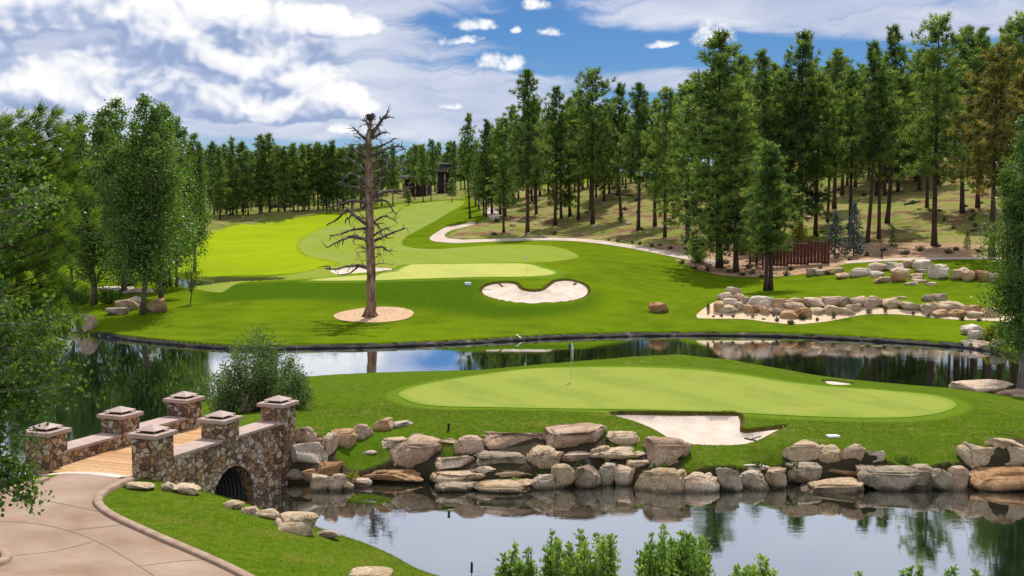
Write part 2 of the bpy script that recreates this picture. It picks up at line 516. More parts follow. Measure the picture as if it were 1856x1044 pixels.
class MB:
    """collects boxes, tubes and loose faces into one mesh"""
    def __init__(s):
        s.v = []; s.f = []
    def add(s, V, F):
        b = len(s.v)
        s.v += [tuple(p) for p in V]
        s.f += [tuple(i + b for i in f) for f in F]
    def box(s, c, size, rz=0.0, bev=0.0):
        x, y, z = (d / 2 for d in size)
        b = min(bev, x * .9, y * .9, z * .9)
        ca, sa = math.cos(rz), math.sin(rz)
        if b > 0:
            rows = [(-z, b), (-z + b, 0), (z - b, 0), (z, b)]
        else:
            rows = [(-z, 0), (z, 0)]
        V = []; F = []
        for zz, i in rows:
            for px, py in ((-x + i, -y + i), (x - i, -y + i), (x - i, y - i), (-x + i, y - i)):
                V.append((c[0] + px * ca - py * sa, c[1] + px * sa + py * ca, c[2] + zz))
        n = len(rows)
        for r in range(n - 1):
            for k in range(4):
                F.append((r * 4 + k, r * 4 + (k + 1) % 4, r * 4 + 4 + (k + 1) % 4, r * 4 + 4 + k))
        F.append((3, 2, 1, 0)); e = (n - 1) * 4
        F.append((e, e + 1, e + 2, e + 3))
        s.add(V, F)
    def tube(s, pts, rad, sides=6, cap=True):
        pts = [Vector(p) for p in pts]
        if not hasattr(rad, '__len__'): rad = [rad] * len(pts)
        V = []; F = []
        prev = None
        for i, p in enumerate(pts):
            d = (pts[min(i + 1, len(pts) - 1)] - pts[max(i - 1, 0)])
            if d.length < 1e-9: d = Vector((0, 0, 1))
            d.normalize()
            a = prev if prev is not None else (Vector((1, 0, 0)) if abs(d.x) < .8 else Vector((0, 1, 0)))
            a = (a - d * a.dot(d)); a.normalize(); prev = a
            b = d.cross(a)
            for k in range(sides):
                t = 2 * math.pi * k / sides
                V.append(p + (a * math.cos(t) + b * math.sin(t)) * rad[i])
        for i in range(len(pts) - 1):
            for k in range(sides):
                F.append((i * sides + k, i * sides + (k + 1) % sides, (i + 1) * sides + (k + 1) % sides, (i + 1) * sides + k))
        if cap:
            F.append(tuple(reversed(range(sides))))
            e = (len(pts) - 1) * sides
            F.append(tuple(e + k for k in range(sides)))
        s.add(V, F)
    def mesh(s, name, smooth=False):
        me = bpy.data.meshes.new(name)
        me.from_pydata([tuple(p) for p in s.v], [], s.f)
        if smooth:
            me.polygons.foreach_set('use_smooth', [True] * len(me.polygons))
        me.update()
        return me
    def build(s, name, mat, parent=None, smooth=False, loc=None):
        return link(name, s.mesh(name, smooth), mat, parent, loc)


def new_mat(name):
    m = bpy.data.materials.new(name)
    m.use_nodes = True
    nt = m.node_tree
    nt.nodes.clear()
    h = NT(nt)
    out = h.n('ShaderNodeOutputMaterial')
    return m, h, out


def principled(h, out, color, rough=.8, spec=.3, bump=None, bstr=.3, bdist=.05):
    p = h.n('ShaderNodeBsdfPrincipled')
    h.put(p.inputs['Base Color'], color if isinstance(color, bpy.types.NodeSocket) else (*color, 1))
    h.put(p.inputs['Roughness'], rough)
    h.put(p.inputs['Specular IOR Level'], spec)
    if bump is not None:
        b = h.n('ShaderNodeBump')
        b.inputs['Strength'].default_value = bstr
        b.inputs['Distance'].default_value = bdist
        h.link(bump, b.inputs['Height'])
        h.link(b.outputs[0], p.inputs['Normal'])
    h.link(p.outputs[0], out.inputs[0])
    return p


def geo_pos(h):
    return h.n('ShaderNodeNewGeometry').outputs['Position']


def obj_pos(h):
    return h.n('ShaderNodeTexCoord').outputs['Object']

# ================================================================== SETTING
# ---- outlines traced on the ground
green_near = groundpoly([(722, 716), (745, 703), (800, 691), (870, 680), (960, 669), (1060, 666), (1150, 666), (1240, 669), (1330, 678), (1420, 692), (1500, 701), (1600, 708), (1690, 717), (1728, 728),
                         (1732, 738), (1700, 750), (1640, 757), (1560, 758), (1460, 755), (1360, 750), (1260, 746), (1150, 743), (1000, 741), (900, 739), (800, 737), (750, 730)])
green_far = groundpoly([(560, 509), (600, 503), (680, 497), (715, 491), (738, 481), (760, 479), (850, 478), (950, 478), (985, 486), (1008, 493), (1000, 499), (950, 502), (860, 503), (760, 506), (660, 509)])
bunk_near = groundpoly([(1106, 750), (1120, 746), (1170, 746), (1230, 747), (1290, 747), (1335, 748), (1344, 752), (1347, 762), (1346, 775), (1352, 778), (1380, 775), (1424, 771), (1400, 784), (1372, 798), (1340, 805), (1290, 806), (1240, 803), (1215, 795), (1185, 778), (1150, 763)], step=5)
bunk_far = groundpoly([(870, 527), (875, 518), (893, 512), (920, 510), (938, 513), (946, 521), (960, 525), (980, 524), (992, 516), (1005, 508), (1030, 506), (1058, 513), (1069, 524), (1064, 535), (1040, 543), (1000, 547), (950, 548), (910, 543), (880, 535)], step=5)
bunk_small = groundpoly([(1490, 690), (1505, 689), (1530, 692), (1546, 695), (1535, 697), (1505, 696)], step=4)
bunk_left = groundpoly([(596, 490), (620, 485), (650, 483), (690, 484), (712, 485), (712, 489), (690, 491), (650, 494), (615, 497)], step=4)
DIPS += [(bunk_near, .34, .26), (bunk_far, .42, .5), (bunk_small, .22, .25), (bunk_left, .3, .4)]
pond = groundpoly([(318, 502), (380, 501), (440, 502), (500, 502), (516, 505), (480, 508), (420, 510), (372, 516), (330, 520)], step=8)
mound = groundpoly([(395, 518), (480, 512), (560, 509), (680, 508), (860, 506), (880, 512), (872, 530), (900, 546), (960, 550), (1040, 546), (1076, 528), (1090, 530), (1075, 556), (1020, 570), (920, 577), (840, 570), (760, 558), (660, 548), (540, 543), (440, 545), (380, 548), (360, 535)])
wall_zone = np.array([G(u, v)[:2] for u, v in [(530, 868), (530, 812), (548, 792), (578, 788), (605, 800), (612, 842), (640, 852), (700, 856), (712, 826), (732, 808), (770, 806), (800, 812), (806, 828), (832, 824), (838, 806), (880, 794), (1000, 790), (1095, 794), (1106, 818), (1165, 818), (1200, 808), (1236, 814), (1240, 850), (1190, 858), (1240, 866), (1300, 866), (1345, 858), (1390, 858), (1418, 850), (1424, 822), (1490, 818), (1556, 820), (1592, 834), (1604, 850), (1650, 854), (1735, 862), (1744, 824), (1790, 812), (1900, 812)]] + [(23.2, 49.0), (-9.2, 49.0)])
DIPS += [(pond, .75, .35)]
fair_bright = groundpoly([(300, 501), (330, 440), (360, 424), (430, 408), (520, 397), (600, 388), (640, 392), (606, 405), (560, 425), (540, 445), (560, 465), (612, 475), (590, 484), (520, 496), (420, 499)])
fair_pale = groundpoly([(600, 386), (700, 373), (838, 364), (806, 390), (775, 408), (738, 428), (729, 441), (748, 449), (800, 451), (900, 444), (1000, 446), (1048, 464), (1000, 474), (900, 476), (740, 479), (700, 490), (560, 505), (440, 512), (400, 530), (350, 520), (420, 508), (520, 498), (600, 482), (612, 475), (560, 465), (540, 445), (560, 425), (606, 405), (640, 392)])
path_a = groundpoly([(856, 402), (838, 407), (812, 411), (792, 421), (779, 431), (784, 437), (810, 440), (838, 440.5), (838, 435), (812, 432), (806, 426), (818, 418), (842, 412), (862, 406)], step=5)
path_b = groundpoly([(830, 435.5), (900, 433), (1000, 431), (1080, 435), (1150, 445), (1200, 453), (1258, 465), (1300, 474), (1296, 480), (1256, 473), (1196, 461), (1140, 450), (1070, 440), (1000, 436), (900, 438), (830, 440.5)], step=8)
path_c = groundpoly([(890, 376), (905, 388), (902, 398), (890, 398), (882, 385)], step=5)
path_d = groundpoly([(1530, 474), (1600, 469.5), (1700, 467), (1860, 466), (1860, 469.5), (1700, 471), (1600, 474), (1535, 478)], step=12)
ring = np.array([(G(677, 573)[0] + 3.55 * math.cos(t) * (1 + .03 * math.sin(3 * t)), G(677, 573)[1] + 3.0 * math.sin(t)) for t in np.linspace(0, 2 * math.pi, 60, endpoint=False)])
bed_pine = groundpoly([(1180, 440), (1250, 445), (1400, 440), (1600, 440), (1856, 445), (1856, 466), (1640, 468), (1560, 474), (1510, 485), (1455, 497), (1400, 502), (1340, 502), (1290, 496), (1250, 483), (1222, 470), (1255, 474), (1262, 465), (1210, 455)])
bed_wall = groundpoly([(1262, 572), (1275, 560), (1300, 546), (1330, 543), (1400, 556), (1480, 560), (1560, 556), (1640, 562), (1720, 566), (1800, 568), (1860, 572), (1860, 584), (1800, 582), (1720, 579), (1660, 573), (1610, 570), (1560, 572), (1500, 583), (1440, 588), (1390, 584), (1350, 579), (1290, 578), (1264, 577)])
dry_hill = groundpoly([(780, 344), (850, 352), (868, 372), (880, 398), (806, 428), (820, 434), (900, 432), (1000, 430), (1080, 434), (1150, 444), (1200, 452), (1262, 464), (1400, 470), (1540, 470), (1600, 467), (1860, 464), (2300, 464), (2300, 250), (1300, 250)], smooth=False)
dry_hill = np.vstack([dry_hill[:17], [(130, 150), (400, 150), (600, 700), (60, 700), (20, 345)]])
dry_left = groundpoly([(330, 425), (400, 416), (470, 405), (560, 390), (640, 380), (700, 368), (780, 362), (838, 360), (838, 352)], smooth=False)
dry_left = np.vstack([dry_left, [(-20, 700), (-500, 700), (-500, 230), (-90, 190)]])

# ---- the ground, one sheet
def build_ground():
    ang, rr = ANG, RAD
    x = GX.ravel(); y = GY.ravel()
    z = height(x, y)
    na, nr = len(ang), len(rr)
    at_ = {}
    for nm, poly in (('sd_bright', fair_bright), ('sd_pale', fair_pale), ('sd_dry', dry_hill), ('sd_dryl', dry_left), ('sd_lip', bunk_near), ('sd_lipf', bunk_far), ('sd_gn', green_near), ('sd_gf', green_far), ('sd_wall', wall_zone), ('sd_mound_shade', mound)):
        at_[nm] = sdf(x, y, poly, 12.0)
    sh = np.full(x.shape, -6.0)
    for p in (polyA, polyB, polyC):
        sh = np.maximum(sh, sdf(x, y, p, 6.0))
    at_['sd_shore'] = np.minimum(sh, 12)
    onB = sdf(x, y, polyB, 3.0)
    at_['isle'] = smooth01((onB + .2) / .4)
    at_['near'] = smooth01((sdf(x, y, polyA, 3.0) + .2) / .4)
    at_['sd_pond'] = sdf(x, y, pond, 3.0)
    i = np.arange(nr - 1)[:, None] * na + np.arange(na - 1)[None]
    F = np.stack([i, i + 1, i + na + 1, i + na], -1).reshape(-1, 4)
    # close the fan behind the camera and in the middle
    j = np.arange(nr - 1) * na
    F = np.vstack([F, np.stack([j + na - 1, j, j + na, j + 2 * na - 1], -1)])
    V = np.c_[x, y, z]
    c = len(V)
    V = np.vstack([V, [[0, 0, h1(0, 0)]]])
    for k in at_: at_[k] = np.append(at_[k], -6)
    tri = [(c, k + 1, k, k) for k in range(0)]
    me = np_mesh('ground', V, F[:, ::-1], at_, smooth=True)
    return me


m_ground, h, out = new_mat('turf')
P = geo_pos(h)
n_big = h.noise(P, .07, 4, .55)
n_mid = h.noise(P, .45, 5, .6)
n_fine = h.noise(P, 3.2, 6, .65)
n_tiny = h.noise(P, 16, 4, .7)
def A(nm): return h.attr(nm).outputs['Fac']
jit = h.m('MULTIPLY', h.m('SUBTRACT', n_mid, .5), 1.2)
rough_c = h.ramp(n_mid, [(.25, (.054, .098, .005)), (.5, (.092, .140, .006)), (.75, (.138, .176, .010))])
rough_c = h.mix(h.ss(n_big, .42, .62, 0, .55), rough_c, (.135, .190, .006))
# mower passes across the rough
sp = h.n('ShaderNodeSeparateXYZ'); h.link(P, sp.inputs[0])
wav = h.m('SINE', h.m('MULTIPLY', h.m('ADD', sp.outputs[1], h.m('MULTIPLY', sp.outputs[0], .22)), 1.9))
rough_c = h.mix(h.ss(wav, -.4, .4, 0, .16), rough_c, (.13, .215, .004))
# island rough: drier tips and worn spots
isle_c = h.ramp(n_fine, [(.2, (.036, .072, .005)), (.5, (.076, .122, .009)), (.8, (.140, .162, .026))])
isle_c = h.mix(h.ss(h.noise(P, 1.0, 4, .6), .57, .72, 0, .55), isle_c, (.20, .165, .06))
isle_c = h.mix(h.ss(h.noise(P, .35, 3, .5), .48, .62, 0, .6), isle_c, (.070, .135, .006))
mound_shade_c = h.ramp(n_fine, [(.2, (.030, .074, .003)), (.5, (.046, .098, .005)), (.8, (.080, .125, .010))])  # mound face: the slope's shade painted in as darker rough
rough_c = h.mix(h.ss(h.m('ADD', A('sd_mound_shade'), h.m('MULTIPLY', jit, 1.5)), -1.6, 1.6, 0, .88), rough_c, mound_shade_c)
gcol = h.mix(A('isle'), rough_c, isle_c)
near_c = h.ramp(n_fine, [(.2, (.042, .080, .005)), (.5, (.078, .124, .008)), (.8, (.125, .158, .018))])
near_c = h.mix(h.ss(h.noise(P, .5, 4, .6), .5, .68, 0, .55), near_c, (.13, .135, .022))
gcol = h.mix(A('near'), gcol, near_c)
stripe = h.m('SINE', h.m('MULTIPLY', h.m('ADD', sp.outputs[0], h.m('MULTIPLY', sp.outputs[1], .35)), 1.1))
pale_c = h.mix(h.ss(stripe, -.5, .5, 0, .35), (.225, .265, .058), (.186, .235, .046))
pale_c = h.mix(h.ss(n_big, .4, .6, 0, .5), pale_c, (.20, .255, .012))
gcol = h.mix(h.ss(h.m('ADD', A('sd_pale'), h.m('MULTIPLY', jit, .5)), -.15, .25), gcol, pale_c)
br_c = h.mix(h.ss(n_big, .38, .62), (.262, .328, .008), (.222, .292, .010))
br_c = h.mix(h.ss(n_mid, .35, .7, 0, .35), br_c, (.18, .255, .012))
br_c = h.mix(h.ss(h.m('SINE', h.m('MULTIPLY', h.m('SUBTRACT', sp.outputs[1], h.m('MULTIPLY', sp.outputs[0], .5)), .55)), -.6, .6, 0, .28), br_c, (.205, .278, .008))
br_c = h.mix(h.ss(h.m('ADD', A('sd_pale'), jit), -1.2, .8, 0, .0), br_c, pale_c)
gcol = h.mix(h.ss(h.m('ADD', A('sd_bright'), jit), -.7, .7), gcol, br_c)
# collars of shorter grass round the greens
for nm, wd in (('sd_gn', .75), ('sd_gf', 1.2)):
    gcol = h.mix(h.m('MULTIPLY', h.ss(A(nm), -wd - .15, -wd + .35), .38), gcol, (.15, .235, .022))
# dry pine hillside: straw grass, needles, bare soil
dn = h.noise(P, .16, 5, .62)
dry_c = h.ramp(n_fine, [(.2, (.150, .130, .045)), (.5, (.245, .215, .078)), (.85, (.37, .32, .15))])
dry_c = h.mix(h.ss(dn, .46, .6), dry_c, (.155, .205, .034))
dry_c = h.mix(h.ss(h.noise(P, .22, 5, .6, .6), .48, .60, 0, .92), dry_c, (.175, .100, .06))
dry_c = h.mix(h.ss(h.noise(P, 1.3, 4, .6), .62, .68, 0, .8), dry_c, (.36, .27, .19))
gcol = h.mix(h.ss(h.m('ADD', A('sd_dry'), jit), -.6, .6), gcol, dry_c)
gcol = h.mix(h.ss(h.m('ADD', A('sd_dryl'), h.m('MULTIPLY', jit, 3.0)), -1.5, 1.5), gcol, h.mix(.35, dry_c, (.12, .17, .03)))
# soil and dead thatch on bunker lips and at the water's edge
for nm, lo, hi in (('sd_lip', -.14, .02), ('sd_lipf', -.25, .05)):
    gcol = h.mix(h.m('MULTIPLY', h.ss(h.m('ADD', A(nm), h.m('MULTIPLY', h.m('SUBTRACT', n_fine, .5), .3)), lo, hi), .85), gcol, (.10, .062, .028))
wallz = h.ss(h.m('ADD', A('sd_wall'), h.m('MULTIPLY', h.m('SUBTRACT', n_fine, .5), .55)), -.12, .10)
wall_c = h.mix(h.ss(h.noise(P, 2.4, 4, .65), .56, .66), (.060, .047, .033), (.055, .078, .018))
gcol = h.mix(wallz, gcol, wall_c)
shore = h.m('ADD', A('sd_shore'), h.m('MULTIPLY', h.m('SUBTRACT', n_fine, .5), .35))
gcol = h.mix(h.ss(shore, .30, .05), gcol, (.050, .040, .022))
gcol = h.mix(h.ss(A('sd_pond'), -.25, .1, 0, .8), gcol, (.07, .07, .03))
gcol = h.mix(h.ss(n_tiny, .3, .7, 0, .28), gcol, h.mix(1.0, gcol, (.45, .5, .4), 'MULTIPLY'))
p = principled(h, out, gcol, 1.0, .0, h.m('ADD', h.m('MULTIPLY', n_tiny, .5), n_fine), .55, .05)
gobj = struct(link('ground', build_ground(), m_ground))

# ---- draped sheets
def sheet(name, polys, mat, off=.02, grid=.5, parent=None):
    VV = []; FF = []; EE = []
    for poly in polys:
        poly = np.asarray(poly)[:, :2]
        keep = [0]
        for i in range(1, len(poly)):
            if np.linalg.norm(poly[i] - poly[keep[-1]]) > .05: keep.append(i)
        poly = poly[keep]
        lo, hi = poly.min(0), poly.max(0)
        gx, gy = np.meshgrid(np.arange(lo[0], hi[0], grid), np.arange(lo[1], hi[1], grid))
        gx = gx.ravel(); gy = gy.ravel()
        s = sdf(gx, gy, poly, 1.0)
        ins = s > grid * .35
        pts = [Vector(p) for p in poly] + [Vector((a, b)) for a, b in zip(gx[ins], gy[ins])]
        n = len(poly)
        r = delaunay_2d_cdt(pts, [(i, (i + 1) % n) for i in range(n)], [], 1, 1e-4)
        v2 = np.array([tuple(p) for p in r[0]])
        tri = np.array([f for f in r[2] if len(f) == 3])
        cen = v2[tri].mean(1)
        tri = tri[sdf(cen[:, 0], cen[:, 1], poly, 1.0) > 0]
        a = v2[tri]
        cr = (a[:, 1, 0] - a[:, 0, 0]) * (a[:, 2, 1] - a[:, 0, 1]) - (a[:, 1, 1] - a[:, 0, 1]) * (a[:, 2, 0] - a[:, 0, 0])
        tri[cr < 0] = tri[cr < 0][:, ::-1]
        base = sum(len(q) for q in VV)
        VV.append(np.c_[v2, height(v2[:, 0], v2[:, 1]) + off]); FF.append(tri + base); EE.append(sdf(v2[:, 0], v2[:, 1], poly, 4.0))
    return link(name, np_mesh(name, np.vstack(VV), np.vstack(FF), {'edge': np.concatenate(EE)}, smooth=True), mat, parent)


def inset(poly, d):
    """move an outline inwards by d (outwards when negative)"""
    poly = np.asarray(poly)[:, :2]
    nxt = np.roll(poly, -1, 0); prv = np.roll(poly, 1, 0)
    t = nxt - prv
    t /= (np.linalg.norm(t, axis=1)[:, None] + 1e-9)
    area = .5 * np.sum(poly[:, 0] * nxt[:, 1] - nxt[:, 0] * poly[:, 1])
    nrm = np.c_[-t[:, 1], t[:, 0]] * (1 if area > 0 else -1)
    return poly + nrm * d


def grass_sheet_mat(name, c1, c2, c3, mow=2.0, ang=.3):
    m, h, out = new_mat(name)
    P = geo_pos(h)
    sp = h.n('ShaderNodeSeparateXYZ'); h.link(P, sp.inputs[0])
    w = h.m('SINE', h.m('MULTIPLY', h.m('ADD', sp.outputs[0], h.m('MULTIPLY', sp.outputs[1], ang)), mow))
    c = h.mix(h.ss(w, -.5, .5), c1, c2)
    c = h.mix(h.ss(h.noise(P, .35, 4, .6), .42, .62, 0, .8), c, c3)
    c = h.mix(h.ss(h.noise(P, 9, 5, .7), .35, .7, 0, .22), c, h.mix(1.0, c, (.6, .62, .5), 'MULTIPLY'))
    ed = h.m('ADD', h.attr('edge').outputs['Fac'], h.m('MULTIPLY', h.m('SUBTRACT', h.noise(P, 2.5, 5, .65), .5), .9))
    c = h.mix(h.ss(ed, .55, .0, 0, .85), c, (.15, .235, .028))
    principled(h, out, c, 1.0, .0, h.noise(P, 30, 3, .7), .25, .01)
    return m


m_gn = grass_sheet_mat('green_turf', (.222, .268, .052), (.192, .240, .044), (.245, .272, .056), 1.3, .6)
m_gf = grass_sheet_mat('far_green_turf', (.365, .385, .11), (.335, .36, .095), (.395, .395, .105), .8, .3)
struct(sheet('putting_green', [green_near], m_gn, .02, .6))
struct(sheet('far_putting_green', [green_far], m_gf, .025, 1.0))

m_sand, h, out = new_mat('bunker_sand')
P = geo_pos(h)
c = h.ramp(h.noise(P, .9, 5, .6), [(.3, (.44, .355, .285)), (.55, (.55, .465, .395)), (.8, (.61, .53, .465))])
c = h.mix(h.ss(h.noise(P, 14, 4, .7), .35, .7, 0, .12), c, (.42, .33, .26))
rk = h.n('ShaderNodeTexWave'); rk.inputs['Scale'].default_value = 2.2; rk.inputs['Distortion'].default_value = 3.0
h.link(P, rk.inputs['Vector'])
principled(h, out, c, .95, .1, h.m('ADD', h.m('MULTIPLY', rk.outputs['Fac'], .4), h.noise(P, 6, 4, .6)), .35, .05)
struct(sheet('bunker_sand', [inset(bunk_near, .13)], m_sand, .03, .35))
struct(sheet('far_bunker_sand', [inset(bunk_far, .22)], m_sand, .03, .6))
struct(sheet('small_bunker_sand', [inset(bunk_small, .1)], m_sand, .03, .4))
struct(sheet('left_bunker_sand', [inset(bunk_left, .15)], m_sand, .03, .8))

m_path, h, out = new_mat('cart_path_concrete')
P = geo_pos(h)
c = h.ramp(h.noise(P, .6, 5, .6), [(.3, (.40, .31, .25)), (.7, (.52, .43, .37))])
principled(h, out, c, .9, .2, h.noise(P, 8, 4, .6), .2, .02)
struct(sheet('cart_path', [path_a, path_b, path_c, path_d], m_path, .035, .8))

m_mulch, h, out = new_mat('bark_mulch')
P = geo_pos(h)
c = h.ramp(h.noise(P, 2.4, 6, .7), [(.3, (.20, .115, .065)), (.5, (.36, .225, .13)), (.7, (.50, .35, .23))])
c = h.mix(h.ss(h.noise(P, .25, 4, .6), .45, .6, 0, .55), c, (.21, .125, .08))
principled(h, out, c, .95, .1, h.noise(P, 7, 5, .7), .8, .06)
m_gravel, h, out = new_mat('pale_gravel')
P = geo_pos(h)
c = h.ramp(h.noise(P, 5, 6, .7), [(.3, (.42, .29, .17)), (.5, (.58, .44, .29)), (.7, (.70, .56, .42))])
principled(h, out, c, .95, .1, h.noise(P, 9, 5, .7), .8, .05)
m_ringm, h, out = new_mat('ring_mulch')
P = geo_pos(h)
c = h.ramp(h.noise(P, 4.5, 6, .75), [(.3, (.26, .14, .07)), (.5, (.50, .33, .20)), (.7, (.66, .50, .34))])
principled(h, out, c, .95, .1, h.noise(P, 7, 5, .7), .8, .05)
struct(sheet('mulch_ground', [bed_pine], m_mulch, .03, .8))
struct(sheet('gravel_ground', [bed_wall], m_gravel, .03, .6))
struct(sheet('tree_ring_ground', [ring], m_ringm, .04, .5))

# ---- water
m_water, h, out = new_mat('lake_water')
P = geo_pos(h)
mp = h.n('ShaderNodeMapping'); mp.inputs['Scale'].default_value = (.55, 1.5, 1)
h.link(P, mp.inputs[0])
w1 = h.noise(mp.outputs[0], 1.3, 3, .5)
w2 = h.noise(mp.outputs[0], 5.5, 3, .55)
calm = h.ss(h.noise(P, .06, 3, .5), .38, .62, .25, 1.0)
bmp = h.n('ShaderNodeBump')
bmp.inputs['Strength'].default_value = .085
bmp.inputs['Distance'].default_value = .035
h.link(h.m('MULTIPLY', calm, h.m('ADD', w1, h.m('MULTIPLY', w2, .35))), bmp.inputs['Height'])
gl = h.n('ShaderNodeBsdfGlossy'); gl.inputs['Roughness'].default_value = .015
gl.inputs['Color'].default_value = (.95, .97, 1.0, 1)
h.link(bmp.outputs[0], gl.inputs['Normal'])
df = h.n('ShaderNodeBsdfDiffuse')
df.inputs['Color'].default_value = (.006, .012, .007, 1)
lw = h.n('ShaderNodeLayerWeight'); lw.inputs['Blend'].default_value = .5
h.link(bmp.outputs[0], lw.inputs['Normal'])
fac = h.ss(lw.outputs['Facing'], .42, .90, .10, .88)
ms = h.n('ShaderNodeMixShader')
h.link(fac, ms.inputs[0]); h.link(df.outputs[0], ms.inputs[1]); h.link(gl.outputs[0], ms.inputs[2])
h.link(ms.outputs[0], out.inputs[0])
wx = np.linspace(-160, 160, 9); wy = np.linspace(15, 150, 7)
X, Y_ = np.meshgrid(wx, wy)
i = (np.arange(6)[:, None] * 9 + np.arange(8)[None])
water = struct(link('water', np_mesh('water', np.c_[X.ravel(), Y_.ravel(), np.zeros(X.size)], np.stack([i, i + 1, i + 10, i + 9], -1).reshape(-1, 4)), m_water))
pc = pond.mean(0)
pz = float(np.min(height(pond[:, 0], pond[:, 1], False))) - .22
pw = inset(pond, -.3)
struct(link('pond_water', np_mesh('pond_water', np.c_[pw, np.full(len(pw), pz)], np.arange(len(pw))[None]), m_water))

# ---- edging along the far shore: low wall of dark boards and stones
m_edge, h, out = new_mat('wet_edging')
P = geo_pos(h)
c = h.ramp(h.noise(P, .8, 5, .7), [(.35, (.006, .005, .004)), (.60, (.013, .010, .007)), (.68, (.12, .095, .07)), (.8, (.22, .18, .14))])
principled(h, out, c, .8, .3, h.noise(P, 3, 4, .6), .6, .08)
line = catmull(shC[2:-6], False, step=.6)
t = np.gradient(line, axis=0); t /= np.linalg.norm(t, axis=1)[:, None]
nn = np.c_[-t[:, 1], t[:, 0]]
nn *= np.sign(nn[:, 1:2])
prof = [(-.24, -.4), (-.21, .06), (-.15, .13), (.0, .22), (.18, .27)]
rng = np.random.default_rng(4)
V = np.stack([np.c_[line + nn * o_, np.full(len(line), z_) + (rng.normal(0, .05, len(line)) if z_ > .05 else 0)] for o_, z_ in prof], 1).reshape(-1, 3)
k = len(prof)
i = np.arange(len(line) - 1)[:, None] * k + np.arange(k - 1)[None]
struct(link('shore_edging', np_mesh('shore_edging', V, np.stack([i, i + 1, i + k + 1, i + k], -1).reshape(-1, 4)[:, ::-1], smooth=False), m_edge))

# ---- approach path, its kerb and joints
kerb_px = [(236, 872), (215, 880), (192, 893), (178, 905), (181, 920), (205, 938), (240, 955), (300, 982), (370, 1012), (430, 1040), (480, 1068), (560, 1120)]
kerb = np.array([G(u, v)[:2] for u, v in catmull(kerb_px, False, step=6)])
kleft_px = [(-160, 960), (-60, 918), (0, 897), (50, 881), (84, 871)]
kleft = np.array([G(u, v)[:2] for u, v in catmull(kleft_px, False, step=8)])
pathpoly = np.vstack([kerb[::-1], [(-12.2, 43.9), (-16.7, 45.0)], kleft[::-1], [(-26, 30), (-20, 26), (-9, 26)]])
m_appr, h, out = new_mat('rose_concrete')
P = geo_pos(h)
c = h.ramp(h.noise(P, .5, 6, .6), [(.3, (.205, .125, .080)), (.5, (.275, .188, .132)), (.72, (.335, .250, .195))])
c = h.mix(h.ss(h.noise(P, .9, 5, .65, .5), .55, .72, 0, .5), c, (.30, .145, .07))
c = h.mix(h.ss(h.noise(P, 22, 4, .7), .3, .7, 0, .2), c, (.22, .14, .10))
principled(h, out, c, .85, .25, h.noise(P, 26, 4, .7), .3, .01)
struct(sheet('approach_path', [pathpoly], m_appr, .02, .5))
m_apron, h, out = new_mat('pale_concrete')
P = geo_pos(h)
c = h.ramp(h.noise(P, 1.2, 6, .6), [(.3, (.48, .39, .33)), (.7, (.60, .52, .47))])
principled(h, out, c, .85, .25, h.noise(P, 22, 4, .7), .25, .01)
m_kerb, h, out = new_mat('kerb_stone')
P = geo_pos(h)
c = h.ramp(h.noise(P, 2.5, 5, .6), [(.3, (.24, .155, .105)), (.7, (.36, .26, .19))])
principled(h, out, c, .85, .25, h.noise(P, 18, 4, .7), .3, .02)


def strip(name, ln, prof, mat):
    """sweep a cross-section (offset, height above ground) along a line on the ground"""
    t = np.gradient(ln, axis=0); t /= np.linalg.norm(t, axis=1)[:, None] + 1e-9
    n = np.c_[-t[:, 1], t[:, 0]]
    zc = height(ln[:, 0], ln[:, 1], False)
    V = np.stack([np.c_[ln + n * o_, zc + z_] for o_, z_ in prof], 1).reshape(-1, 3)
    k = len(prof)
    i = np.arange(len(ln) - 1)[:, None] * k + np.arange(k - 1)[None]
    return link(name, np_mesh(name, V, np.stack([i, i + 1, i + k + 1, i + k], -1).reshape(-1, 4)), mat)


struct(strip('kerb', kerb, [(-.14, -.1), (-.14, .10), (-.11, .135), (.10, .135), (.14, .10), (.14, -.1)], m_kerb))
struct(strip('path_edge_kerb', kleft, [(-.14, -.1), (-.14, .10), (-.11, .135), (.10, .135), (.14, .10), (.14, -.1)], m_kerb))
tip = np.array([G(u, v)[:2] for u, v in catmull([(-60, 1010), (-20, 1000), (4, 1004), (13, 1013), (4, 1023), (-30, 1032), (-80, 1040)], False, step=4)])
struct(strip('path_island_kerb', tip, [(-.14, -.1), (-.14, .12), (-.11, .15), (.10, .15), (.14, .12), (.14, -.1)], m_kerb))
m_joint, h, out = new_mat('joint_groove')
principled(h, out, (.17, .11, .078), .9, .1)
joints = []
for pl in ([(0, 946), (60, 950), (120, 962), (180, 985), (240, 1020), (280, 1046)], [(80, 908), (130, 918), (178, 928)],
           [(120, 963), (190, 956), (232, 950)], [(30, 1008), (100, 1000), (170, 983)], [(250, 1028), (330, 1018), (385, 1016)]):
    joints.append(np.array([G(u, v)[:2] for u, v in catmull(pl, False, step=8)]))
V = []; F = []
for ln in joints:
    t = np.gradient(ln, axis=0); t /= np.linalg.norm(t, axis=1)[:, None] + 1e-9
    n = np.c_[-t[:, 1], t[:, 0]]
    zc = height(ln[:, 0], ln[:, 1], False) + .026
    b = len(V)
    for p_, q_, z_ in zip(ln, n, zc):
        V += [(p_[0] + q_[0] * .014, p_[1] + q_[1] * .014, z_), (p_[0] - q_[0] * .014, p_[1] - q_[1] * .014, z_)]
    F += [(b + 2 * i, b + 2 * i + 1, b + 2 * i + 3, b + 2 * i + 2) for i in range(len(ln) - 1)]
struct(link('path_joint_lines', np_mesh('path_joint_lines', np.array(V), np.array(F)), m_joint))

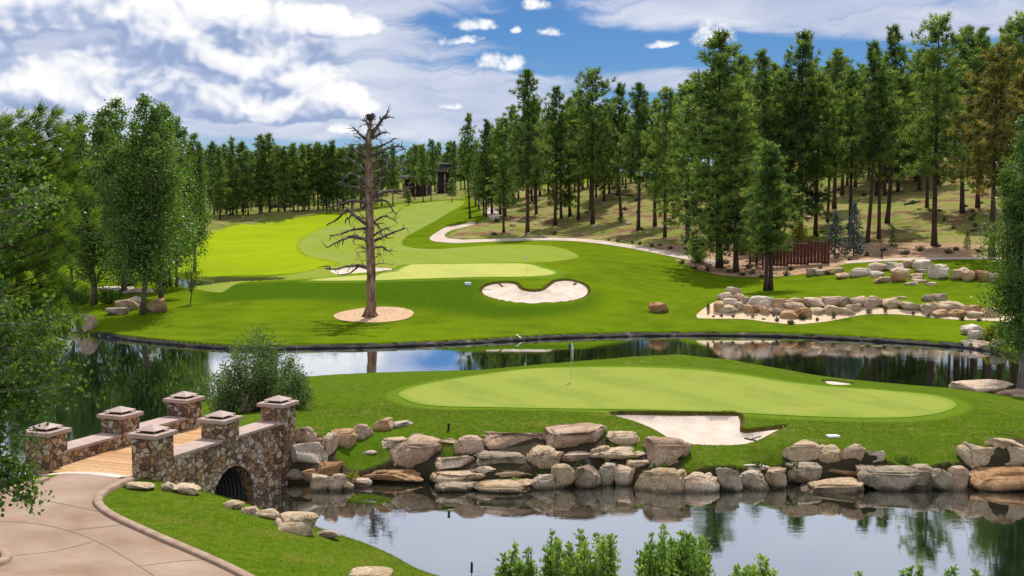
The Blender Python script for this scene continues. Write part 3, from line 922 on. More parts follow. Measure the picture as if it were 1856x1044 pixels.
# ================================================================== STONE BRIDGE
def stone_mat(name, scale, tint=1.0):
    m, h, out = new_mat(name)
    P = geo_pos(h)
    mp = h.n('ShaderNodeMapping'); mp.inputs['Scale'].default_value = (1, 1, 1.15)
    h.link(P, mp.inputs[0])
    wob = h.vm('ADD', mp.outputs[0], h.vm('MULTIPLY', h.vm('SUBTRACT', h.n('ShaderNodeTexNoise').outputs[1], (.5, .5, .5)), (.0, .0, .0)))
    nz = h.n('ShaderNodeTexNoise'); nz.inputs['Scale'].default_value = 2.6; nz.inputs['Detail'].default_value = 3
    h.link(P, nz.inputs['Vector'])
    wob = h.vm('ADD', mp.outputs[0], h.vm('MULTIPLY', h.vm('SUBTRACT', nz.outputs[1], (.5, .5, .5)), (.30, .30, .30)))
    v = h.n('ShaderNodeTexVoronoi', feature='F1'); v.inputs['Scale'].default_value = scale; v.inputs['Randomness'].default_value = 1
    h.link(wob, v.inputs['Vector'])
    e = h.n('ShaderNodeTexVoronoi', feature='DISTANCE_TO_EDGE'); e.inputs['Scale'].default_value = scale
    h.link(wob, e.inputs['Vector'])
    sc = h.n('ShaderNodeSeparateColor'); h.link(v.outputs['Color'], sc.inputs[0])
    c = h.ramp(sc.outputs[0], [(.0, (.15, .085, .05)), (.16, (.33, .21, .135)), (.34, (.46, .32, .20)), (.5, (.22, .135, .09)), (.64, (.55, .42, .29)), (.8, (.40, .22, .10)), (.92, (.50, .44, .38))])
    c.node.color_ramp.interpolation = 'CONSTANT'
    c = h.mix(h.ss(h.noise(P, 7, 5, .65), .3, .7, 0, .45), c, h.mix(1.0, c, (.45, .42, .40), 'MULTIPLY'))
    c = h.mix(h.ss(h.noise(P, 1.6, 3, .6), .55, .7, 0, .35), c, (.40, .34, .28))
    c = h.mix(h.ss(e.outputs['Distance'], .05, .005), c, (.075, .056, .043))
    hgt = h.m('ADD', h.ss(e.outputs['Distance'], 0, .12), h.m('MULTIPLY', h.noise(P, 9, 5, .6), .45))
    hgt = h.m('ADD', hgt, h.m('MULTIPLY', sc.outputs[1], .5))
    principled(h, out, c, .85, .25, hgt, .9, .06)
    return m


m_stone = stone_mat('field_stone', 3.9)
m_cap, h, out = new_mat('rose_sandstone')
P = geo_pos(h)
c = h.ramp(h.noise(P, 2.2, 5, .6), [(.3, (.33, .235, .195)), (.7, (.46, .36, .32))])
c = h.mix(h.ss(h.noise(P, 20, 4, .7), .35, .7, 0, .25), c, (.25, .16, .12))
principled(h, out, c, .8, .25, h.noise(P, 16, 5, .65), .35, .02)
m_hood, h, out = new_mat('rusted_copper')
P = geo_pos(h)
c = h.ramp(h.noise(P, 5, 5, .6), [(.3, (.27, .19, .16)), (.7, (.40, .30, .26))])
principled(h, out, c, .55, .4, h.noise(P, 20, 3, .6), .15, .01)
m_dark, h, out = new_mat('dark_metal')
principled(h, out, (.012, .012, .012), .5, .4)
m_deck, h, out = new_mat('bridge_planks')
P = geo_pos(h)
BAX = Vector((.37, .929, 0)).normalized()
ax = h.vm('DOT_PRODUCT', P, tuple(BAX)); ax = ax.node.outputs['Value']
pl = h.m('DIVIDE', ax, .145)
fr = h.m('FRACT', pl)
wn = h.n('ShaderNodeTexWhiteNoise', noise_dimensions='1D'); h.link(h.m('FLOOR', pl), wn.inputs['W'])
c = h.ramp(wn.outputs['Value'], [(0, (.37, .19, .075)), (.5, (.50, .28, .12)), (1, (.58, .36, .18))])
c = h.mix(h.ss(h.noise(P, 7, 5, .65), .35, .7, 0, .4), c, (.27, .15, .07))
gap = h.m('LESS_THAN', h.m('ABSOLUTE', h.m('SUBTRACT', fr, .5)), .44)
c = h.mix(gap, (.07, .04, .02), c)
principled(h, out, c, .7, .3, gap, .5, .02)
m_pipe, h, out = new_mat('corrugated_steel')
P = geo_pos(h)
c = h.ramp(h.noise(P, 1.5, 4, .6), [(.3, (.020, .020, .022)), (.7, (.045, .045, .048))])
principled(h, out, c, .5, .5)

pA = Vector((-12.50, 42.75, 0)); pB = Vector((-10.98, 46.5, 0)); pC = Vector((-9.44, 50.2, 0))
SKEW = Vector((-4.2, 1.1, 0))
PERP = Vector((-BAX.y, BAX.x, 0))
bz = math.atan2(BAX.y, BAX.x)
bridge = thing('stone_bridge', 'short fieldstone cart bridge with six capped piers and plank deck', 'bridge', tuple((pA + pC) / 2 + SKEW / 2))
BO = Vector(bridge.location)
DECK = 2.0
SIDE = 1.02


def loc_mb(mb):
    mb.v = [(x - BO.x, y - BO.y, z - BO.z) for x, y, z in mb.v]
    return mb


def pier(corner, top, bot):
    c = corner + BAX * SIDE / 2 + PERP * SIDE / 2
    mb = MB(); mb.box((c.x, c.y, (top - .16 + bot) / 2), (SIDE, SIDE, top - .16 - bot), bz, .025)
    me = loc_mb(mb).mesh('pier')
    p_ = link('pier', me, m_stone, bridge)
    mb = MB(); mb.box((c.x, c.y, top - .08), (SIDE + .24, SIDE + .24, .16), bz, .02)
    loc_mb(mb).build('cap', m_cap, p_)
    # low pyramid hood over a dark lamp well
    mb = MB()
    s = .43; z0 = top + .085; z1 = top + .27
    cc = [(c + BAX * a * s + PERP * b * s) for a, b in ((-1, -1), (1, -1), (1, 1), (-1, 1))]
    V = [(q.x, q.y, z0) for q in cc] + [(q.x, q.y, z0 + .02) for q in cc] + [(c.x, c.y, z1)]
    mb.add(V, [(3, 2, 1, 0)] + [(k, (k + 1) % 4, 4 + (k + 1) % 4, 4 + k) for k in range(4)] + [(4 + k, 4 + (k + 1) % 4, 8) for k in range(4)])
    for q in cc:
        d = c + (q - c) * .9
        mb.tube([(d.x, d.y, top - .01), (d.x, d.y, z0 + .005)], .014, 5)
    loc_mb(mb).build('lamp_hood', m_hood, p_)
    mb = MB(); mb.box((c.x, c.y, top + .035), (.56, .56, .07), bz, .01)
    loc_mb(mb).build('lamp_well', m_dark, p_)
    return c


cR = [pier(pA, 3.55, -.4), pier(pB, 3.38, 2.1), pier(pC, 3.36, -.4)]
cL = [pier(pA + SKEW, 3.42, -.4), pier(pB + SKEW, 3.36, 2.1), pier(pC + SKEW, 3.36, -.4)]
WT = .96            # wall thickness


def wall_side(c0, c1, name, outer):
    """parapet wall between end piers with the culvert arch cut through; outer = +1 when the visible face looks to -PERP"""
    a0 = c0 - PERP * outer * 0 ; L = (c1 - c0).length
    ux = (c1 - c0).normalized(); uy = Vector((-ux.y, ux.x, 0))
    arch_c = L * .515; ra = 1.38; rh = 1.5
    top = 2.50
    prof = [(0, -.7), (arch_c - ra, -.7)]
    for k in range(25):
        t = math.pi - math.pi * k / 24
        prof.append((arch_c + ra * math.cos(t), rh * abs(math.sin(t)) ** .9 - .02))
    prof += [(arch_c + ra, -.7), (L, -.7), (L, top), (0, top)]
    bm = bmesh.new()
    f0 = [bm.verts.new(tuple(c0 + ux * x + uy * (-WT / 2) + Vector((0, 0, z)) - BO)) for x, z in prof]
    f1 = [bm.verts.new(tuple(c0 + ux * x + uy * (WT / 2) + Vector((0, 0, z)) - BO)) for x, z in prof]
    bm.faces.new(f0); bm.faces.new(list(reversed(f1)))
    for k in range(len(prof)):
        k2 = (k + 1) % len(prof)
        bm.faces.new((f0[k2], f0[k], f1[k], f1[k2]))
    bmesh.ops.recalc_face_normals(bm, faces=bm.faces)
    bmesh.ops.triangulate(bm, faces=[f for f in bm.faces if len(f.verts) > 4])
    me = bpy.data.meshes.new('parapet_wall'); bm.to_mesh(me); bm.free()
    o = link('parapet_wall', me, m_stone, bridge)
    return o, ux, uy, arch_c, ra, rh


def coping(wall, c0, c1):
    u = (c1 - c0).normalized(); L = (c1 - c0).length
    m_ = (c0 + c1) / 2
    mb = MB(); mb.box((m_.x, m_.y, 2.56), (L - SIDE - .02, 1.0, .12), math.atan2(u.y, u.x), .015)
    loc_mb(mb).build('coping', m_cap, wall)


wr, ux, uy, ac, ra, rh = wall_side(cR[0], cR[2], 'r', 1)
coping(wr, cR[0], cR[1]); coping(wr, cR[1], cR[2])
wl = wall_side(cL[0], cL[2], 'l', -1)[0]
coping(wl, cL[0], cL[1]); coping(wl, cL[1], cL[2])
# deck slab with a slight camber
V = []; F = []
nseg = 24
for i in range(nseg + 1):
    t = i / nseg
    a = cR[0] + (cR[2] - cR[0]) * (t * 1.16 - .08); b = cL[0] + (cL[2] - cL[0]) * (t * 1.16 - .08)
    a = a + (b - a).normalized() * .36; b = b + (a - b).normalized() * .36
    z = DECK + .03 + .10 * math.sin(math.pi * t)
    for q, zz in ((a, z), (b, z), (b, z - .28), (a, z - .28)):
        V.append((q.x - BO.x, q.y - BO.y, zz))
for i in range(nseg):
    for k in range(4):
        F.append((i * 4 + k, i * 4 + 4 + k, i * 4 + 4 + (k + 1) % 4, i * 4 + (k + 1) % 4))
F += [(0, 1, 2, 3), tuple(nseg * 4 + k for k in (3, 2, 1, 0))]
mb = MB(); mb.add(V, F); mb.build('deck', m_deck, bridge)
# corrugated culvert through the bridge
q0 = cR[0] + ux * ac; q1 = cL[0] + (cL[2] - cL[0]).normalized() * ac
dirc = (q1 - q0); Lc = dirc.length; dirc.normalize()
V = []; F = []
nl, na_ = 150, 22
for i in range(nl + 1):
    s = i / nl * Lc
    k = 1 - .012 - .022 * (1 + math.sin(s * 2 * math.pi / .17))
    for j in range(na_ + 1):
        t = math.pi * j / na_
        off = ux * (ra * k * math.cos(t))
        p = q0 + dirc * s + off
        V.append((p.x - BO.x, p.y - BO.y, rh * k * math.sin(t) ** .9 - .04))
for i in range(nl):
    for j in range(na_):
        a = i * (na_ + 1) + j
        F.append((a, a + 1, a + na_ + 2, a + na_ + 1))
mb = MB(); mb.add(V, F); mb.build('culvert_pipe', m_pipe, bridge)
# pale apron where the path meets the planks
e0 = cR[0] - BAX * .15 - PERP * -.35; e1 = cL[0] - BAX * .15 + PERP * -.35
apron = np.array([(e0 + BAX * .7)[:2], (e1 + BAX * .6)[:2], (e1 - BAX * .75)[:2], (e0 - BAX * 1.0 - PERP * .1)[:2]])
struct(sheet('path_apron', [catmull(apron, True, step=3) if False else apron], m_apron, .045, .4))

# ================================================================== ROCKS
def ico(sub):
    bm = bmesh.new(); bmesh.ops.create_icosphere(bm, subdivisions=sub, radius=1)
    V = np.array([v.co[:] for v in bm.verts]); F = np.array([[v.index for v in f.verts] for f in bm.faces]); bm.free()
    return V, F


ICO = {k: ico(k) for k in (3, 4, 5)}


def vnoise(P, seed, octv=4):
    """cheap smooth noise on (n,3) points"""
    rg = np.random.default_rng(seed)
    out = np.zeros(len(P)); amp = 1.0; f = 1.6
    for o_ in range(octv):
        for _ in range(5):
            k = rg.normal(0, 1, 3); k *= f / np.linalg.norm(k)
            out += amp / 5 ** .5 * np.sin(P @ k + rg.uniform(0, 6.28)) * np.cos(P @ rg.normal(0, f * .5, 3) + rg.uniform(0, 6.28))
        amp *= .55; f *= 2.05
    return out


def rock_mesh(name, w, d, hh, seed, sub=4, boxy=.55, cuts=13, rough=.07):
    rg = np.random.default_rng(seed)
    V, F = ICO[sub]
    P = np.sign(V) * np.abs(V) ** boxy
    P /= (np.abs(P) ** 4).sum(1, keepdims=True) ** .25 * .5 + np.linalg.norm(P, axis=1, keepdims=True) * .5
    for _ in range(cuts):
        n = rg.normal(0, 1, 3); n[2] *= .8; n /= np.linalg.norm(n)
        dd = rg.uniform(.56, .90)
        e = P @ n - dd
        P = P - np.outer(np.maximum(e, 0) * .93, n)
    r = vnoise(V * 1.3, seed + 7, 6 if sub > 4 else 4)
    ridged = -np.abs(vnoise(V * 2.2, seed + 19, 6 if sub > 4 else 4))
    strat = np.sin(P[:, 2] * rg.uniform(7, 14) + 2.2 * vnoise(V, seed + 3)) * .018
    nrm = V / np.linalg.norm(V, axis=1, keepdims=True)
    P = P + nrm * (r * rough + ridged * rough * .7)[:, None]
    P[:, :2] *= (1 + strat)[:, None]
    lo, hi = P.min(0), P.max(0)
    P = (P - (lo + hi) / 2) / (hi - lo)
    P *= np.array([w, d, hh])
    P[:, 2] += hh / 2
    me = np_mesh(name, P, F, smooth=True)
    return me


def rock_mat(name, stops, lich=.35, moss=0.0):
    m, h, out = new_mat(name)
    P = geo_pos(h)
    inf = h.n('ShaderNodeObjectInfo')
    off = h.vm('ADD', P, h.vm('SCALE', inf.outputs['Location'], None))
    nzc = h.n('ShaderNodeTexNoise'); nzc.inputs['Scale'].default_value = 1.7; nzc.inputs['Detail'].default_value = 4
    h.link(P, nzc.inputs['Vector'])
    v = h.noise(P, 1.1, 6, .65, .4)
    c = h.ramp(h.m('ADD', v, h.m('MULTIPLY', h.m('SUBTRACT', inf.outputs['Random'], .5), .25)), stops)
    f = h.noise(P, 9, 6, .7)
    c = h.mix(h.ss(f, .38, .72, 0, .5), c, h.mix(1.0, c, (.42, .36, .32), 'MULTIPLY'))
    c = h.mix(h.ss(h.noise(P, 3.1, 5, .65), .58, .68, 0, lich), c, (.085, .07, .06))
    c = h.mix(h.ss(h.noise(P, 2.3, 5, .7), .60, .70, 0, .55), c, (.55, .46, .38))
    if moss:
        nrm = h.n('ShaderNodeNewGeometry').outputs['Normal']
        sz = h.n('ShaderNodeSeparateXYZ'); h.link(nrm, sz.inputs[0])
        c = h.mix(h.m('MULTIPLY', h.ss(h.noise(P, 2.0, 5, .6), .48, .6), moss), c, (.055, .075, .02))
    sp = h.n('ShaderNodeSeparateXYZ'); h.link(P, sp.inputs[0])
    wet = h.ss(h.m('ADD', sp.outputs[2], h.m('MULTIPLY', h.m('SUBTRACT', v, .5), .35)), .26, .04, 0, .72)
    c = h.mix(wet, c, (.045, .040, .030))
    crk = h.n('ShaderNodeTexVoronoi', feature='DISTANCE_TO_EDGE'); crk.inputs['Scale'].default_value = 1.25
    h.link(h.vm('ADD', P, h.vm('MULTIPLY', h.vm('SUBTRACT', nzc.outputs[1], (.5, .5, .5)), (1.1, 1.1, 1.1))), crk.inputs['Vector'])
    cr = h.m('MULTIPLY', h.ss(crk.outputs['Distance'], .03, .0), h.ss(h.noise(P, .9, 2, .5), .48, .6))
    c = h.mix(h.m('MULTIPLY', cr, .8), c, (.045, .034, .026))
    hg = h.m('ADD', h.m('MULTIPLY', h.noise(P, 5, 7, .68), 1.0), h.m('MULTIPLY', f, .5))
    principled(h, out, c, .92, .12, hg, 1.0, .13)
    return m


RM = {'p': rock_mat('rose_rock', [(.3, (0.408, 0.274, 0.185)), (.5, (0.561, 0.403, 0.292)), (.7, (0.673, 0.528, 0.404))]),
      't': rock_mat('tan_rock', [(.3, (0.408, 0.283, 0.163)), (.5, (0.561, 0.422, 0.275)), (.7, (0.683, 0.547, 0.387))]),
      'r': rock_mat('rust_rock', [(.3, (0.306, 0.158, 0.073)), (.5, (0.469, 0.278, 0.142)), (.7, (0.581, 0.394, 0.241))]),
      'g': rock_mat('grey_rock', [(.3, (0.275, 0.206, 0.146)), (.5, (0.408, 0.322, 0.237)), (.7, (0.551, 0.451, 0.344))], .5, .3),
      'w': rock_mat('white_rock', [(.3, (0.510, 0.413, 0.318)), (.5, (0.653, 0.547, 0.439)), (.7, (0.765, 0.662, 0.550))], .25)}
_rs = [100]


def rock(u0, v0, u1, v1, col, label, group=None, Y=None, ymin=None, ymax=None, sub=4, dk=.8, rough=.10, name='boulder', tilt=None):
    uc = (u0 + u1) / 2
    if Y is None:
        Y = G(uc, v1 - .12 * (v1 - v0))[1]
        if ymin is not None: Y = max(Y, ymin)
        if ymax is not None: Y = min(Y, ymax)
    w = (u1 - u0) / FPX * Y * 1.22
    hp = (v1 - v0) / FPX * Y * 1.2
    d = min(max(dk * w, hp * .7), 2.6, w * 1.3)
    sl = -(ray(uc, v1)[1])
    hh = max(.4 * hp, hp - .7 * sl * d) * 1.06
    p = at(uc, v1, Y)
    _rs[0] += 1
    seed = _rs[0]
    me = rock_mesh(name, w, d, hh + .12 * hh, seed, sub, rough=rough, boxy=.27 + .18 * ((seed * 37) % 10) / 10)
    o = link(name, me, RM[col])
    fw = .24 if p[2] < .12 and Y < 52 else .42
    o.location = (p[0] + (uc - 928) / FPX * d / 2, Y + d * fw, p[2] - .12 * hh)
    o.rotation_euler = (0, R(tilt) if tilt else R(((seed * 53) % 11 - 5) * .7), R(((seed * 29) % 13 - 6) * 1.5))
    tag(o, label, 'rock', group)
    return o


GW = 'boulders of the pond wall'
near_rocks = [
 (536, 778, 571, 813, 'p', 'rounded pinkish boulder highest in the pile against the bridge end pier'),
 (567, 796, 588, 810, 'p', 'small rose stone wedged behind the big pale block by the bridge'),
 (586, 790, 611, 831, 'p', 'upright oval boulder leaning on the rusty rock beside the bridge pile'),
 (603, 783, 646, 815, 'r', 'jagged rust brown boulder half dark, set in the grass edge near bridge'),
 (637, 772, 672, 799, 'p', 'tilted pointed stone just above the jagged rust brown boulder'),
 (530, 806, 594, 849, 'w', 'large pale flat-faced block in the middle of the pile against the bridge'),
 (576, 838, 620, 864, 'r', 'orange tan wedge of rock below the large pale block by the bridge'),
 (548, 852, 576, 879, 'r', 'round reddish stone at the waterline under the pale block'),
 (522, 850, 550, 873, 'g', 'shaded grey stone touching the bridge wall at the waterline'),
 (564, 862, 600, 894, 't', 'angular tan rock standing in the water at the foot of the bridge pile'),
 (596, 862, 626, 894, 'p', 'knobbly pink rock in the water beside the angular tan one'),
 (623, 875, 640, 891, 't', 'small pale stone at the water, end of the bridge pile'),
 (630, 864, 676, 882, 'p', 'low dark pink stone under the left end of the long orange slab'),
 (628, 840, 764, 876, 'r', 'long low orange brown slab lying by the water'),
 (690, 795, 736, 814, 't', 'flat pale stone behind the big round-shouldered boulder'),
 (707, 797, 802, 855, 'p', 'biggest round-shouldered boulder of the wall, above the orange slab right end'),
 (768, 790, 834, 804, 't', 'long thin flat stone lying in the grass behind the wall'),
 (827, 793, 874, 827, 'p', 'squarish rose block left of the very long top boulder'),
 (873, 780, 999, 820, 'p', 'very long pale boulder crowning the wall'),
 (994, 776, 1094, 818, 'p', 'long smooth-faced top boulder right of the very long pale one'),
 (791, 825, 861, 852, 'p', 'low rose stone under the squarish block of the wall'),
 (863, 818, 952, 848, 'g', 'dark grey boulder under the very long pale top boulder'),
 (950, 813, 1015, 858, 't', 'pitted tan boulder right of the dark grey one in the middle course'),
 (1015, 818, 1075, 840, 'p', 'smooth pale lens-shaped stone under the smooth-faced top boulder'),
 (1073, 812, 1115, 845, 't', 'short rounded tan stone right of the pale lens-shaped one'),
 (785, 846, 886, 877, 't', 'flat ledge slab jutting over the water left in the wall'),
 (847, 845, 896, 867, 'p', 'pocked small stone on the right end of the ledge slab'),
 (894, 847, 969, 871, 't', 'tan oblong stone below the dark grey boulder of the wall'),
 (795, 870, 866, 892, 'g', 'dark stone in the water beneath the ledge slab'),
 (868, 868, 969, 894, 't', 'moss topped low stone at the waterline under the tan oblong stone'),
 (966, 861, 1006, 890, 'g', 'oval grey stone at the waterline under the pitted tan boulder'),
 (1003, 846, 1042, 889, 't', 'upright tan block in the water right of the oval grey stone'),
 (1039, 848, 1083, 889, 'g', 'square grey block in the water with leaves over its corner'),
 (1100, 783, 1163, 810, 't', 'knobby pale boulder alone in the grass under the bunker left tip'),
 (1073, 809, 1172, 845, 't', 'long tan boulder running up to the big round-faced one under the bunker'),
 (1169, 798, 1247, 850, 'p', 'big round-faced boulder at the wall top just below the white bunker'),
 (1111, 839, 1138, 851, 'w', 'small pale chip under the long tan boulder'),
 (1135, 834, 1172, 853, 't', 'flat thin stone under the big round-faced boulder'),
 (1081, 843, 1115, 884, 'g', 'mossy block at the waterline under the long tan boulder left end'),
 (1111, 848, 1148, 884, 'p', 'squat rose block at the waterline under the small pale chip'),
 (1152, 849, 1238, 899, 't', 'large craggy boulder in the water with grass growing on it'),
 (1233, 857, 1304, 900, 'p', 'broad flat-topped rose boulder in the water, bare grass slope above'),
 (1302, 851, 1342, 894, 'g', 'narrow dark rock right of the broad flat-topped rose boulder'),
 (1339, 856, 1388, 891, 'g', 'dark low rock beneath a flat white stone at the waterline'),
 (1342, 840, 1390, 858, 'w', 'flat white stone bedded in grass on the low part of the wall'),
 (1386, 852, 1424, 890, 'p', 'lumpy grey pink rock left of the big oval water boulder'),
 (1412, 803, 1490, 836, 't', 'oblong tan boulder, leftmost of the raised course right of the bunker'),
 (1487, 812, 1529, 849, 't', 'blunt brown boulder joined to its cracked twin in the raised course'),
 (1524, 810, 1563, 847, 'p', 'cracked rose boulder right of its blunt brown twin'),
 (1559, 818, 1598, 849, 'w', 'smooth pale pointed stone at the right end of the raised course'),
 (1422, 838, 1488, 880, 'g', 'mossy grey rock behind the big oval water boulder'),
 (1486, 844, 1554, 867, 'r', 'reddish slab below the blunt brown and cracked rose boulders'),
 (1433, 862, 1553, 906, 't', 'big oval flat boulder lying in the water'),
 (1536, 884, 1568, 909, 't', 'little tan stone at the right tip of the big oval water boulder'),
 (1506, 893, 1544, 909, 'g', 'low grey stone in the water under the oval boulder right half'),
 (1551, 842, 1650, 892, 'g', 'layered dark ledge rock below the smooth pale pointed stone'),
 (1647, 847, 1688, 892, 'g', 'grey cleft rock left of the leafy plant at the waterline'),
 (1684, 852, 1722, 893, 'g', 'dark rock draped with green leaves at the waterline'),
 (1716, 850, 1752, 893, 'p', 'rounded grey rose rock right of the leafy draped one'),
 (1736, 807, 1790, 850, 't', 'leaning wedge boulder left of the big layered one by the frame edge'),
 (1789, 799, 1872, 845, 't', 'big layered tan boulder at the wall top by the right frame edge'),
 (1748, 844, 1866, 892, 'r', 'massive reddish block at the waterline under the big layered boulder'),
]
for r_ in near_rocks:
    big = (r_[2] - r_[0]) > 60
    rock(*r_, group=GW, ymin=49.2, ymax=53.5 if r_[3] > 815 else 58, sub=5, dk=.75, rough=.115)
rock(679, 760, 711, 784, 'r', 'lone tan wedge stone on the grass uphill of the bridge pile', sub=4)
rock(717, 764, 748, 776, 'w', 'flat whitish stone bedded in turf right of the lone wedge stone', sub=3)
rock(659, 816, 684, 824, 'w', 'tiny flat white stone in the grass above the orange slab', sub=3)

for r_ in [
 (229, 874, 279, 891, 't', 'flat pale rock on the grass at the foot of the near bridge pier'),
 (294, 875, 320, 893, 't', 'small pale rock touching the bridge wall, right of the flat one'),
 (316, 879, 362, 900, 't', 'low pale rock under the bridge parapet on the grass'),
 (406, 908, 440, 925, 't', 'tan rock at the mouth of the culvert'),
 (443, 919, 470, 935, 'p', 'small rock on the near bank just right of the culvert mouth'),
 (466, 922, 506, 943, 't', 'pointed rock on the near bank left of the long tan bank boulder'),
 (502, 934, 572, 973, 't', 'long tan boulder at the near bank edge by the water'),
 (574, 960, 613, 978, 'g', 'dark grey rock in the water off the near bank'),
 (640, 1031, 708, 1052, 't', 'pale rounded rock at the bottom edge beside the bark patch')]:
    rock(*r_, group='rocks along the near bank', sub=4)

GM = 'stones of the far retaining wall'
for r_ in [
 (1317, 522, 1341, 535, 't', 'flat tan stone on the very peak of the far stacked wall'),
 (1303, 532, 1328, 547, 'p', 'grey rose stone just below the peak, left end of far wall'),
 (1325, 534, 1348, 548, 'p', 'pale rose stone just below the peak, right of the grey rose one'),
 (1310, 543, 1335, 556, 'w', 'small white stone in the left shoulder of the far wall'),
 (1295, 550, 1312, 570, 'r', 'narrow brown stone at the far wall left foot'),
 (1302, 555, 1338, 572, 't', 'big sloping tan boulder at the left foot of the far wall'),
 (1331, 550, 1347, 567, 'g', 'grey stone wedged right of the big sloping tan boulder'),
 (1344, 540, 1358, 553, 'g', 'small grey cube stone atop the far wall left of the white-faced block'),
 (1353, 540, 1373, 556, 'w', 'pale tilted stone left of the large white-topped block'),
 (1368, 540, 1402, 560, 'w', 'large white-topped block in the far wall upper course'),
 (1345, 555, 1366, 571, 'r', 'brown boulder under the pale tilted stone of the far wall'),
 (1361, 556, 1378, 571, 'r', 'rusty angular stone under the large white-topped block left side'),
 (1376, 558, 1398, 573, 'r', 'orange square stone directly under the large white-topped block'),
 (1400, 544, 1422, 561, 'r', 'orange upright block right of the large white-topped block'),
 (1396, 560, 1422, 573, 'g', 'grey wedge under the orange upright block'),
 (1421, 541, 1457, 552, 't', 'thin upper slab of the two-slab stack in the far wall'),
 (1419, 550, 1455, 564, 't', 'thick lower slab of the two-slab stack in the far wall'),
 (1415, 565, 1445, 580, 'r', 'orange boulder resting on the gravel before the two-slab stack'),
 (1441, 560, 1467, 580, 'r', 'split brown boulder on the gravel right of the orange one'),
 (1455, 543, 1492, 561, 'p', 'large rounded grey rose block right of the two-slab stack'),
 (1466, 560, 1493, 573, 't', 'low tan stone under the large rounded grey rose block'),
 (1490, 540, 1525, 557, 'p', 'long pale block in the top course, mid far wall'),
 (1493, 556, 1523, 572, 't', 'brown block under the long pale block, mid far wall'),
 (1521, 541, 1544, 558, 'g', 'grey brown block right of the long pale block'),
 (1514, 560, 1544, 573, 't', 'layered tan slab stack at the gravel, mid far wall'),
 (1532, 553, 1557, 568, 't', 'diagonal leaning stone right of the layered slab stack'),
 (1540, 541, 1567, 561, 'p', 'rose boulder above the diagonal leaning stone'),
 (1564, 540, 1596, 561, 'p', 'wide grey rose boulder right of the rose one, top course'),
 (1592, 543, 1633, 561, 't', 'low rough tan stone ending the tall section of the far wall'),
 (1630, 550, 1672, 567, 'p', 'rounded pale block standing alone after the tall section'),
 (1668, 553, 1692, 571, 'p', 'small rose stone between the lone pale block and orange ledge'),
 (1688, 548, 1748, 568, 't', 'long orange tan ledge capping the right part of the far wall'),
 (1690, 563, 1723, 577, 'r', 'brown stone under the long orange ledge left half'),
 (1720, 563, 1749, 577, 'r', 'rusty stone under the long orange ledge right half'),
 (1747, 555, 1778, 568, 'r', 'orange brick-like stone right of the long ledge'),
 (1749, 566, 1779, 578, 't', 'flat pale slab under the orange brick-like stone'),
 (1777, 559, 1806, 578, 't', 'last tan stone of the far wall beside the leafy tree')]:
    rock(*r_, group=GM, ymin=107.2, ymax=113.5, sub=4 if r_[2] - r_[0] > 30 else 3, dk=.7)

GS = 'rocks and steps on the lawn bank'
for r_ in [
 (1516, 496, 1544, 507, 't', 'tan rock at the left end of the lawn bank rocks'),
 (1542, 488, 1577, 504, 'w', 'low whitish rock second in from the left of the lawn bank'),
 (1573, 479, 1601, 496, 'p', 'pink peaked rock on the lawn bank'),
 (1579, 493, 1599, 504, 'w', 'small white rock below the pink peaked one'),
 (1581, 503, 1616, 514, 't', 'flat tan rock left of the round brown boulder'),
 (1602, 478, 1634, 493, 'w', 'wide pale rock above the round brown boulder'),
 (1616, 487, 1646, 498, 'p', 'rose rock sitting on top of the round brown boulder'),
 (1616, 495, 1641, 514, 'r', 'round brown boulder beside the stone steps'),
 (1633, 474, 1657, 487, 't', 'low tan rock high on the lawn bank left of the white peak'),
 (1655, 473, 1683, 490, 'w', 'bright white peaked rock at the top of the stone steps'),
 (1685, 484, 1716, 510, 'w', 'white curved boulder right of the stone steps'),
 (1722, 492, 1744, 510, 't', 'tan rock right of the white curved boulder'),
 (1739, 487, 1756, 498, 'w', 'small white rock perched above two brown boulders'),
 (1745, 494, 1765, 513, 'r', 'brown boulder below the small perched white rock'),
 (1766, 494, 1796, 513, 'r', 'dark brown blocky boulder near the right tree'),
 (1792, 497, 1808, 513, 't', 'tan end stone touching the dark brown blocky boulder'),
 (1460, 489, 1481, 503, 'g', 'grey rock on the mulch edge nearest the brown fence'),
 (1477, 490, 1498, 501, 'p', 'rose grey rock on the mulch edge right of the grey one'),
 (1499, 487, 1526, 499, 't', 'flat slab on the lawn edge below the blue spruces'),
 (1671, 536, 1690, 548, 'g', 'left mossy stone sunk in the lawn above the far wall'),
 (1690, 534, 1713, 546, 'g', 'right mossy stone sunk in the lawn above the far wall'),
 (1177, 551, 1207, 570, 'r', 'round rust coloured boulder alone on the fairway lawn')]:
    rock(*r_, group=GS if r_[0] > 1200 else None, sub=4 if r_[2] - r_[0] > 28 else 3)
for k, (a, b, c_, d_, lb) in enumerate([(1658, 489, 1682, 495, 'topmost flat slab of the stone steps on the lawn bank'), (1646, 496, 1674, 503, 'second flat slab down the stone steps'),
   (1650, 502, 1672, 508, 'third flat slab down the stone steps'), (1652, 507, 1682, 513, 'fourth flat slab down the stone steps'), (1641, 512, 1661, 518, 'bottom left flat slab below the stone steps'), (1678, 512, 1697, 518, 'bottom right flat slab below the stone steps'), (1616, 538, 1643, 542, 'single flat slab on the lawn above the far wall')]):
    o = rock(a, b, c_, d_, 't', lb, 'stone step slabs', sub=3, dk=.5, name='step_slab')

